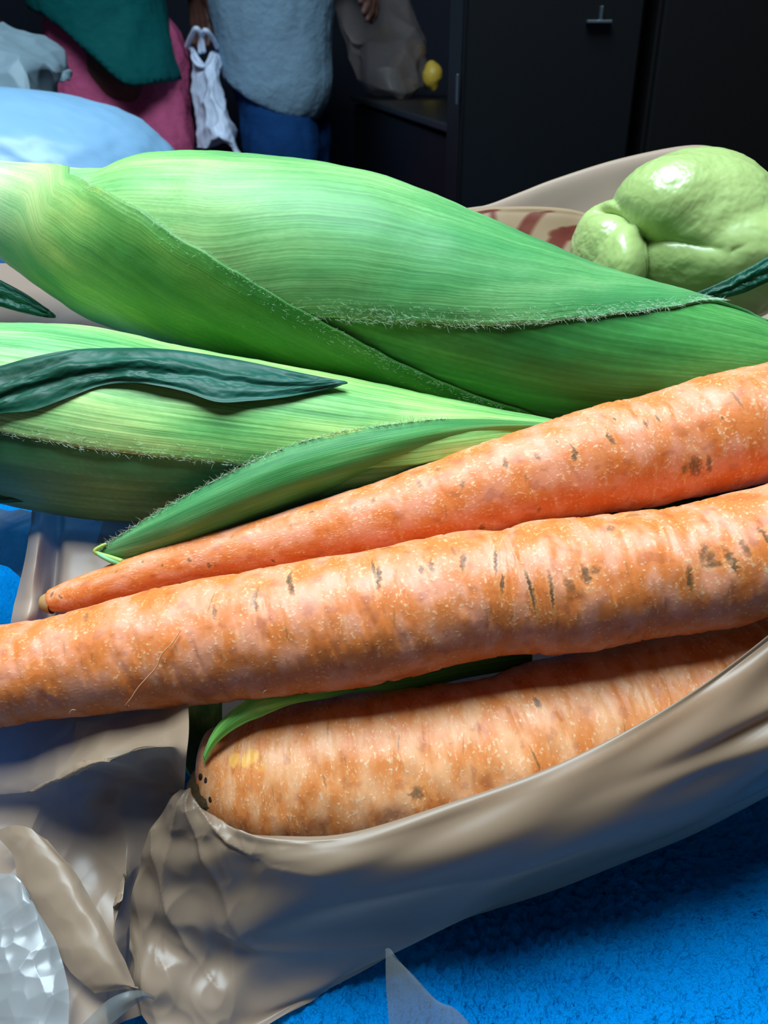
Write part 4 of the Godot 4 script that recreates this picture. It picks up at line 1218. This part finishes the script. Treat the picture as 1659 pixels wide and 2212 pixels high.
# ---------------------------------------------------------------- dark cabinets behind
func cabinets() -> void:
	var black := mat(Color(0.02, 0.026, 0.032), 0.5, 0.3)
	var seam := mat(Color(0.03, 0.03, 0.035), 0.6)
	var steel := mat(Color(0.40, 0.44, 0.47), 0.35)
	steel.metallic = 0.9
	# the low one runs away from the eye
	var a := Vector3(0.127, 0, -1.60)
	var b := Vector3(-0.094, 0, -2.985)
	var along_ := (b - a).normalized()
	var face := Vector3(along_.z, 0, -along_.x)      # towards the left, where its front looks
	if face.x > 0.0:
		face = -face
	var ln := (b - a).length()
	var tr := Transform3D(Basis(along_, Vector3.UP, along_.cross(Vector3.UP)), a)
	var inward := 1.0 if (tr.basis.z.dot(face) < 0.0) else -1.0
	var o := thing("low_cabinet", "low dark cabinet with one pull handle, under the bag of groceries", "cabinet", a)
	part("body", turned(box(Vector3(0, 0.04, 0.02 * inward), Vector3(ln, 0.74, 0.40 * inward), 0.004), tr), black, o)
	part("top", turned(box(Vector3(-0.005, 0.735, -0.012 * inward), Vector3(ln + 0.005, 0.75, 0.41 * inward), 0.003), tr), mat(Color(0.05, 0.045, 0.045), 0.4), o)
	var door := part("drawer_front", turned(box(Vector3(0.01, 0.06, -0.002), Vector3(ln - 0.01, 0.725, 0.02 * inward), 0.003), tr), black, o)
	var hn := a.lerp(b, 0.36) + face * 0.02
	hn.y = 0.585
	var bar := [[hn - along_ * 0.11 - face * 0.015, 0.004], [hn - along_ * 0.105 + face * 0.008, 0.005], [hn, 0.0055], [hn + along_ * 0.105 + face * 0.008, 0.005], [hn + along_ * 0.11 - face * 0.015, 0.004]]
	part("handle", tube(bar, 30, 10, 0.05, 0.05, 0.0, 0.0, 1), steel, door)
	# two tall ones
	var c := thing("tall_cabinet", "tall black cabinet with a small T-shaped pull, right of the low cabinet", "cabinet", Vector3(0.23, 0, -1.44))
	part("body", box(Vector3(0.106, 0.03, -1.58), Vector3(0.346, 1.95, -1.32)), black, c)
	part("plinth", box(Vector3(0.115, 0, -1.57), Vector3(0.335, 0.03, -1.35)), seam, c)
	var d1 := part("door", box(Vector3(0.108, 0.05, -1.322), Vector3(0.344, 1.94, -1.30)), black, c)
	var hp := Vector3(0.2850, 0.8932, -1.2937)
	part("handle", box(hp + Vector3(-0.018, -0.002, -0.03), hp + Vector3(0.015, 0.002, 0.004), 0.001), steel, d1)
	part("handle", box(hp + Vector3(-0.002, 0.0, -0.03), hp + Vector3(0.002, 0.018, 0.003), 0.001), steel, d1)
	part("edge_strip", box(Vector3(0.0997, 0.7941, -1.3067), Vector3(0.1022, 0.8317, -1.3097) + Vector3(0, 0, -0.012), 0.001), steel, c)
	var d := thing("tall_cabinet", "tall brownish black cabinet at the right edge, behind the chayote", "cabinet", Vector3(0.65, 0, -1.6))
	var brown := mat(Color(0.03, 0.026, 0.024), 0.5, 0.3)
	part("body", box(Vector3(0.362, 0.03, -1.85), Vector3(0.95, 1.95, -1.30)), brown, d)
	part("plinth", box(Vector3(0.37, 0, -1.83), Vector3(0.94, 0.03, -1.33)), seam, d)
	part("door", box(Vector3(0.364, 0.05, -1.302), Vector3(0.654, 1.94, -1.28)), brown, d)
	part("door", box(Vector3(0.660, 0.05, -1.302), Vector3(0.946, 1.94, -1.28)), brown, d)

	# groceries on the low cabinet
	var film_b := film(Color(0.50, 0.46, 0.45), 0.55, 0.4, 0.4)
	var g := thing("grocery_sack", "crumpled translucent grocery sack on the low cabinet, brown things showing through", "bag", Vector3(0.0140, 0.7587, -2.7262))
	var rows := [
		P([-1368,10490,-29146,-996,10592,-28974,-524,10692,-28800,7,10634,-28769,541,10474,-28911,680,10252,-29019]),
		P([-1443,9890,-28713,-1120,9381,-28103,-583,9208,-27672,72,9735,-27838,733,9692,-28155,1013,9475,-28493]),
		P([-1303,9058,-28158,-910,8989,-27555,-380,8924,-27067,263,8979,-26983,919,9044,-27471,1276,8999,-28127]),
		P([-1089,8409,-27813,-711,8354,-27104,-250,8299,-26622,326,8300,-26509,980,8354,-26991,1450,8409,-27813]),
		P([-795,7819,-27499,-452,7775,-26909,-58,7764,-26451,391,7733,-26321,919,7778,-26798,1410,7878,-27530]),
		P([-559,7540,-27577,-284,7513,-26996,72,7502,-26651,461,7471,-26522,861,7493,-26873,1219,7576,-27596])]
	var sp := crumple(sheet_points(rows, 70, 70), 70, 70, 11.0, func(u: float, _v: float) -> float: return 0.028 * smoothstep(0.0, 0.3, u), 91)
	part("film", grid(sp, 70, 70), film_b, g)
	var root_mat := bumpy(mat(Color(0.42, 0.34, 0.27), 0.8), 3, 3, 0.3, 92)
	var i := 0
	for q in [[Vector3(0.0510, 0.8585, -2.7680), Vector3(0.0376, 0.7944, -2.7226), 0.030], [Vector3(0.1013, 0.8942, -2.8209), Vector3(0.0675, 0.8232, -2.7719), 0.036], [Vector3(0.0143, 0.9307, -2.8743), Vector3(-0.0196, 0.8826, -2.8374), 0.035], [Vector3(0.0772, 0.8002, -2.7257), Vector3(0.0640, 0.7582, -2.7034), 0.024]]:
		var lab: String = ["brown root standing upright in the grocery sack, left of the lemon's neighbour", "largest brown root in the grocery sack, near its right side", "brown root high in the grocery sack, by its handle", "small brown root at the bottom of the grocery sack, next to the lemon"][i]
		var v := thing("root_vegetable", lab, "vegetable", q[0], "roots in the grocery sack")
		part("flesh", tube([[q[0], q[2] * 0.5], [q[0].lerp(q[1], 0.3), q[2]], [q[0].lerp(q[1], 0.7), q[2] * 1.05], [q[1], q[2] * 0.6]], 30, 24, 0.25, 0.25, 0.12, 0.0, 93 + i), root_mat, v)
		i += 1
	var le := Vector3(0.1374, 0.8074, -2.7182)
	var lem := thing("lemon", "yellow lemon at the right side of the grocery sack on the low cabinet", "lemon", le)
	part("fruit", tube([[le + Vector3(0.004, -0.04, 0), 0.004], [le + Vector3(0.004, -0.030, 0), 0.013], [le + Vector3(0, -0.012, 0), 0.026], [le + Vector3(0, 0.010, 0), 0.028], [le + Vector3(-0.003, 0.028, 0), 0.018], [le + Vector3(-0.004, 0.040, 0), 0.005]], 40, 28, 0.05, 0.05, 0.03, 0.0, 97), mat(Color(0.80, 0.66, 0.24), 0.45), lem)

# ---------------------------------------------------------------- pale bulging bags at the left
func puffy_bags() -> void:
	var pale := mat(Color(0.44, 0.60, 0.72), 0.45)
	pale.backlight_enabled = true
	pale.backlight = Color(0.3, 0.3, 0.3)
	var o := thing("cushion", "bulging pale blue cushion at left, right behind the big ear's stalk", "cushion", Vector3(-0.4180, 0.6808, -1.0426))
	var c := Vector3(-0.4430, 0.7043, -1.0778)
	var nu := 90
	var nv := 161
	var p := PackedVector3Array()
	p.resize(nu * nv)
	noise.seed = 17
	noise.frequency = 1.0
	for i in nu:
		var a := PI * i / (nu - 1)
		for j in nv:
			var b := TAU * (j % (nv - 1)) / (nv - 1)
			var d := Vector3(sin(a) * cos(b), cos(a), sin(a) * sin(b))
			var q := Vector3(signf(d.x) * pow(absf(d.x), 0.86) * 0.205, signf(d.y) * pow(absf(d.y), 0.80) * 0.118, signf(d.z) * pow(absf(d.z), 0.9) * 0.19)
			# gathers near the seam low on the front
			var seam := exp(-pow((q.y + 0.030) / 0.035, 2.0))
			var g := sin(b * 17.0 + noise.get_noise_2d(b * 3.0, 2.0) * 5.0)
			q *= 1.0 + 0.03 * noise.get_noise_3dv(d * 2.2) - seam * 0.055 * pow(maxf(0.0, g), 6.0)
			p[i * nv + j] = c + Basis(Vector3.BACK, -0.06) * q
	part("cover", grid(p, nu, nv, true), pale, o)
	var w := film(Color(0.42, 0.50, 0.54), 0.9, 0.3, 0.55)
	var s := thing("plastic_bag", "crumpled grey plastic bag heaped behind the pale cushion at the top left", "bag", Vector3(-0.5226, 0.8124, -1.3957))
	var rows := [
		P([-7606,9069,-15706,-6868,9200,-15775,-6277,9239,-15796,-5907,9174,-15761,-5538,9056,-15699,-5281,8876,-15716,-5094,8648,-15708,-5046,8415,-15811]),
		P([-7159,8913,-14717,-6413,9001,-14650,-5815,9028,-14551,-5473,8967,-14519,-5206,8873,-14582,-5007,8731,-14733,-4909,8559,-14981,-4989,8350,-15550]),
		P([-6823,8601,-13871,-6060,8657,-13674,-5492,8667,-13566,-5169,8627,-13545,-4919,8553,-13619,-4795,8454,-13906,-4781,8361,-14423,-4947,8260,-15276]),
		P([-6712,8254,-13460,-5959,8287,-13251,-5400,8288,-13139,-5082,8260,-13124,-4837,8224,-13218,-4769,8180,-13647,-4809,8176,-14325,-4969,8210,-15136]),
		P([-6600,7749,-12965,-5908,7755,-12855,-5354,7750,-12739,-5038,7739,-12733,-4796,7744,-12849,-4769,7782,-13436,-4829,7900,-14178,-5013,8094,-15074]),
		P([-6376,6899,-12060,-5757,6899,-12060,-5261,6899,-12060,-4952,6899,-12060,-4714,6885,-12166,-4691,6930,-12756,-4754,6973,-13458,-4902,7027,-14166])]
	part("film", shell(crumple(crumple(sheet_points(rows, 90, 90), 90, 90, 9.0, func(_u: float, _v: float) -> float: return 0.030, 81), 90, 90, 26.0, func(_u: float, _v: float) -> float: return 0.008, 82), 90, 90, 0.001), w, s)

# ---------------------------------------------------------------- people
func people() -> void:
	var skin := mat(Color(0.34, 0.22, 0.19), 0.55)
	skin.subsurf_scatter_enabled = true
	skin.subsurf_scatter_strength = 0.1
	var hair := mat(Color(0.03, 0.025, 0.025), 0.6)
	# the one in rose trousers and a teal top
	var z := -2.72
	var hip := Vector3(-0.751, 0.86, z)
	var hl := Vector3(-0.816, 0.80, z + 0.01)
	var hr := Vector3(-0.661, 0.80, z - 0.02)
	var kl := Vector3(-0.811, 0.43, z + 0.06)
	var kr := Vector3(-0.641, 0.43, z + 0.03)
	var fl := Vector3(-0.816, 0.07, z)
	var fr := Vector3(-0.626, 0.07, z - 0.03)
	var chest := Vector3(-0.836, 1.22, z + 0.03)
	var neck := Vector3(-0.856, 1.42, z + 0.05)
	var head := Vector3(-0.856, 1.57, z + 0.09)
	var o := thing("person", "person in rose trousers and a long teal top standing behind the cushion", "person", Vector3(-0.726, 0, z))
	var sh_r := Vector3(-0.676, 1.36, z + 0.03)
	var el_r := Vector3(-0.596, 1.09, z + 0.02)
	var wr_r := Vector3(-0.5331, 1.0303, -2.8367)
	var sh_l := Vector3(-1.016, 1.36, z + 0.03)
	var el_l := Vector3(-1.096, 1.10, z + 0.04)
	var wr_l := Vector3(-1.016, 0.90, z + 0.18)
	var caps := []
	limb(caps, [[hip, 0.14], [chest, 0.13], [neck, 0.06], [head + Vector3(0, -0.02, 0), 0.05]])
	for s in [[hl, kl, fl], [hr, kr, fr]]:
		limb(caps, [[s[0], 0.082], [s[1], 0.052], [s[2], 0.035], [s[2] + Vector3(0.02, -0.04, 0.13), 0.026]])
	for s in [[sh_r, el_r, wr_r], [sh_l, el_l, wr_l]]:
		limb(caps, [[chest + Vector3(0, 0.1, 0), 0.08], [s[0], 0.055], [s[1], 0.042], [s[2], 0.026]])
	head_and_hair(o, caps, head, Vector3(0.25, 0, 0.968).normalized(), hair)
	var hc := []
	hand(hc, wr_r, Vector3(0.10, -0.98, 0.12).normalized(), Vector3(-0.5, 0.0, 0.86).normalized(), 1.0, 0.55, -1.0)
	hand(hc, wr_l, Vector3(0.2, -0.6, 0.75).normalized(), Vector3(0.8, -0.2, -0.4).normalized(), 1.0, 0.4, 1.0)
	part("body", joined([body(caps, 0.014, 60.0), body(hc.slice(0, hc.size() / 2), 0.0045, 260.0), body(hc.slice(hc.size() / 2), 0.0045, 260.0)]), skin, o)
	var tr := []
	tr.append([hip + Vector3(-0.05, 0.06, 0), hip + Vector3(0.06, 0.02, 0), 0.135, 0.12])
	limb(tr, [[hl + Vector3(-0.022, 0.02, 0), 0.118], [hl.lerp(kl, 0.45) + Vector3(-0.005, 0, 0), 0.100], [kl, 0.078], [fl + Vector3(0, 0.02, 0), 0.065]])
	limb(tr, [[hr + Vector3(0.006, 0.02, 0), 0.098], [hr.lerp(kr, 0.45) + Vector3(0.01, 0, 0.01), 0.076], [kr, 0.070], [fr + Vector3(0, 0.02, 0), 0.062]])
	var rose := bumpy(mat(Color(0.72, 0.33, 0.48), 0.85, 0.2), 1, 1, 0.2, 44, false, 6.0)
	part("trousers", body(tr, 0.013, 55.0, func(p: Vector3) -> float: return maxf(0.055 - p.y, p.y - 0.985), 0.010, 45), rose, o)
	var tp := []
	limb(tp, [[hip + Vector3(0.015, -0.05, 0.05), 0.165], [hip + Vector3(-0.03, 0.16, 0.04), 0.17], [chest, 0.165], [neck + Vector3(0, -0.06, 0), 0.08]])
	for s in [[sh_r, el_r], [sh_l, el_l]]:
		limb(tp, [[chest + Vector3(0, 0.1, 0), 0.10], [s[0], 0.078], [s[0].lerp(s[1], 0.7), 0.070]])
	var teal := bumpy(mat(Color(0.0, 0.34, 0.34), 0.8, 0.3), 1, 1, 0.15, 46, false, 5.0)
	part("top", body(tp, 0.014, 55.0, func(p: Vector3) -> float:
		var x := p.x + 0.961
		var hem := 0.965 - 0.19 * smoothstep(0.0, 0.30, x) * (0.4 + x * 2.0) + maxf(0.0, x - 0.28) * 0.5
		return hem - p.y, 0.008, 47), teal, o)
	for s in [fl, fr]:
		part("shoe", body([[s + Vector3(0, -0.03, -0.04), s + Vector3(0.02, -0.035, 0.15), 0.042, 0.036]], 0.012, 50.0, func(p: Vector3) -> float: return 0.004 - p.y), mat(Color(0.08, 0.08, 0.09), 0.6), o)

	# the one in a grey top and jeans
	z = -2.78
	hip = Vector3(-0.335, 0.86, z)
	hl = Vector3(-0.335, 0.80, z + 0.03)
	hr = Vector3(-0.285, 0.80, z - 0.10)
	kl = Vector3(-0.285, 0.43, z + 0.09)
	kr = Vector3(-0.245, 0.43, z - 0.10)
	fl = Vector3(-0.33, 0.07, z + 0.04)
	fr = Vector3(-0.25, 0.07, z - 0.14)
	chest = Vector3(-0.31, 1.22, z)
	neck = Vector3(-0.30, 1.43, z)
	head = Vector3(-0.29, 1.58, z + 0.03)
	var q := thing("person", "person in a grey top and blue jeans beside the low cabinet", "person", Vector3(-0.30, 0, z))
	sh_r = Vector3(-0.13, 1.37, z + 0.02)
	el_r = Vector3(-0.07, 1.11, z + 0.06)
	wr_r = Vector3(-0.050, 1.07, z + 0.28)
	sh_l = Vector3(-0.46, 1.37, z)
	el_l = Vector3(-0.45, 1.14, z + 0.16)
	wr_l = Vector3(-0.33, 1.22, z + 0.33)
	caps = []
	limb(caps, [[hip, 0.13], [chest, 0.13], [neck, 0.06], [head + Vector3(0, -0.02, 0), 0.05]])
	for s in [[hl, kl, fl], [hr, kr, fr]]:
		limb(caps, [[s[0], 0.082], [s[1], 0.052], [s[2], 0.035], [s[2] + Vector3(0.05, -0.04, 0.12), 0.026]])
	for s in [[sh_r, el_r, wr_r], [sh_l, el_l, wr_l]]:
		limb(caps, [[chest + Vector3(0, 0.1, 0), 0.08], [s[0], 0.055], [s[1], 0.042], [s[2], 0.026]])
	head_and_hair(q, caps, head, Vector3(0.35, 0, 0.937).normalized(), hair)
	hc = []
	hand(hc, wr_r, Vector3(0.15, -0.75, 0.64).normalized(), Vector3(-0.6, -0.3, -0.2).normalized(), 1.0, 0.5, 1.0)
	hand(hc, wr_l, Vector3(0.6, 0.5, 0.6).normalized(), Vector3(-0.5, 0.6, 0.0).normalized(), 1.0, 0.4, 1.0)
	part("body", joined([body(caps, 0.014, 60.0), body(hc.slice(0, hc.size() / 2), 0.0045, 260.0), body(hc.slice(hc.size() / 2), 0.0045, 260.0)]), skin, q)
	tr = []
	tr.append([hip + Vector3(0.0, 0.06, -0.01), hip + Vector3(0.04, 0.02, -0.01), 0.108, 0.105])
	limb(tr, [[hl + Vector3(0.0, 0.02, 0), 0.106], [hl.lerp(kl, 0.45) + Vector3(0.010, 0, 0), 0.100], [kl, 0.085], [fl + Vector3(0, 0.02, 0), 0.07]])
	limb(tr, [[hr, 0.095], [hr.lerp(kr, 0.45) + Vector3(0.01, 0, 0.01), 0.082], [kr, 0.070], [fr + Vector3(0, 0.02, 0), 0.065]])
	var denim := bumpy(mat(Color(0.08, 0.23, 0.42), 0.85, 0.2), 1, 1, 0.12, 48, false, 9.0)
	part("jeans", body(tr, 0.013, 55.0, func(p: Vector3) -> float: return maxf(0.055 - p.y, p.y - 0.985), 0.009, 49), denim, q)
	tp = []
	limb(tp, [[hip + Vector3(0.026, -0.06, 0.02), 0.160], [hip + Vector3(0.020, 0.14, 0.02), 0.163], [chest + Vector3(0.02, 0, 0), 0.155], [neck + Vector3(0, -0.06, 0), 0.08]])
	for s in [[sh_r, el_r], [sh_l, el_l]]:
		limb(tp, [[chest + Vector3(0, 0.1, 0), 0.10], [s[0], 0.078], [s[0].lerp(s[1], 0.8), 0.066]])
	var grey := bumpy(mat(Color(0.47, 0.58, 0.66), 0.85, 0.2), 1, 1, 0.25, 50, false, 5.0)
	part("top", body(tp, 0.013, 55.0, func(p: Vector3) -> float:
		var x := clampf((p.x + 0.52) / 0.36, 0.0, 1.3)
		return 0.855 - 0.165 * (1.0 - (1.0 - minf(x, 1.0)) * (1.0 - minf(x, 1.0))) - p.y, 0.006, 51), grey, q)
	for s in [fl, fr]:
		part("shoe", body([[s + Vector3(-0.02, -0.03, -0.04), s + Vector3(0.06, -0.035, 0.14), 0.042, 0.036]], 0.012, 50.0, func(p: Vector3) -> float: return 0.004 - p.y), mat(Color(0.08, 0.08, 0.09), 0.6), q)

	# white shopping bag hanging between them
	var white := film(Color(0.86, 0.91, 1.0), 0.92, 0.4, 0.35)
	var sb := thing("shopping_bag", "crumpled white plastic shopping bag hanging between the two people", "bag", Vector3(-0.4633, 0.7445, -2.6304))
	var rows := [
		P([-5607,8789,-27120,-5383,8866,-26946,-5209,8695,-26753,-5087,8526,-26561,-4896,8672,-26639,-4698,8808,-26813,-4469,8720,-27084]),
		P([-5530,8492,-26962,-5266,8559,-26579,-5046,8470,-26316,-4838,8448,-26202,-4649,8492,-26226,-4508,8514,-26442,-4443,8446,-26938]),
		P([-5452,7898,-26646,-5122,7912,-26020,-4861,7919,-25706,-4655,7921,-25606,-4486,7919,-25706,-4389,7912,-26020,-4392,7898,-26646]),
		P([-5401,7213,-26282,-5027,7248,-25565,-4742,7263,-25255,-4525,7268,-25156,-4319,7263,-25255,-4146,7248,-25565,-4133,7213,-26282]),
		P([-5375,6642,-25978,-4976,6670,-25257,-4643,6670,-24940,-4377,6656,-24831,-4145,6714,-24964,-3970,6748,-25299,-3952,6733,-26027]),
		P([-5297,6322,-25808,-4939,6320,-25275,-4624,6381,-25104,-4328,6435,-25019,-4045,6248,-25033,-3899,6063,-25138,-3848,5899,-25584]),
		P([-5285,6213,-25954,-4968,6194,-25638,-4690,6249,-25554,-4408,6294,-25578,-4049,5977,-25410,-3874,5705,-25480,-3825,5592,-25624])]
	part("film", shell(crumple(crumple(sheet_points(rows, 80, 70), 80, 70, 14.0, func(_u: float, _v: float) -> float: return 0.030, 85), 80, 70, 40.0, func(_u: float, _v: float) -> float: return 0.006, 86), 80, 70, 0.002), white, sb)
	var hs := [P([-5509,8765,-27005,-5273,9027,-26613,-5040,9217,-26294,-4951,9025,-26510,-4960,8627,-26615]), P([-4613,8764,-26892,-4667,8983,-26589,-4792,9173,-26271,-4996,8983,-26589,-5081,8605,-26705])]
	for h in hs:
		part("handle", thread(h, 0.007, 0.007, 40, 8), white, sb)

func joined(list: Array) -> ArrayMesh:
	var st := SurfaceTool.new()
	st.begin(Mesh.PRIMITIVE_TRIANGLES)
	for m in list:
		st.append_from(m, 0, Transform3D())
	return st.commit()
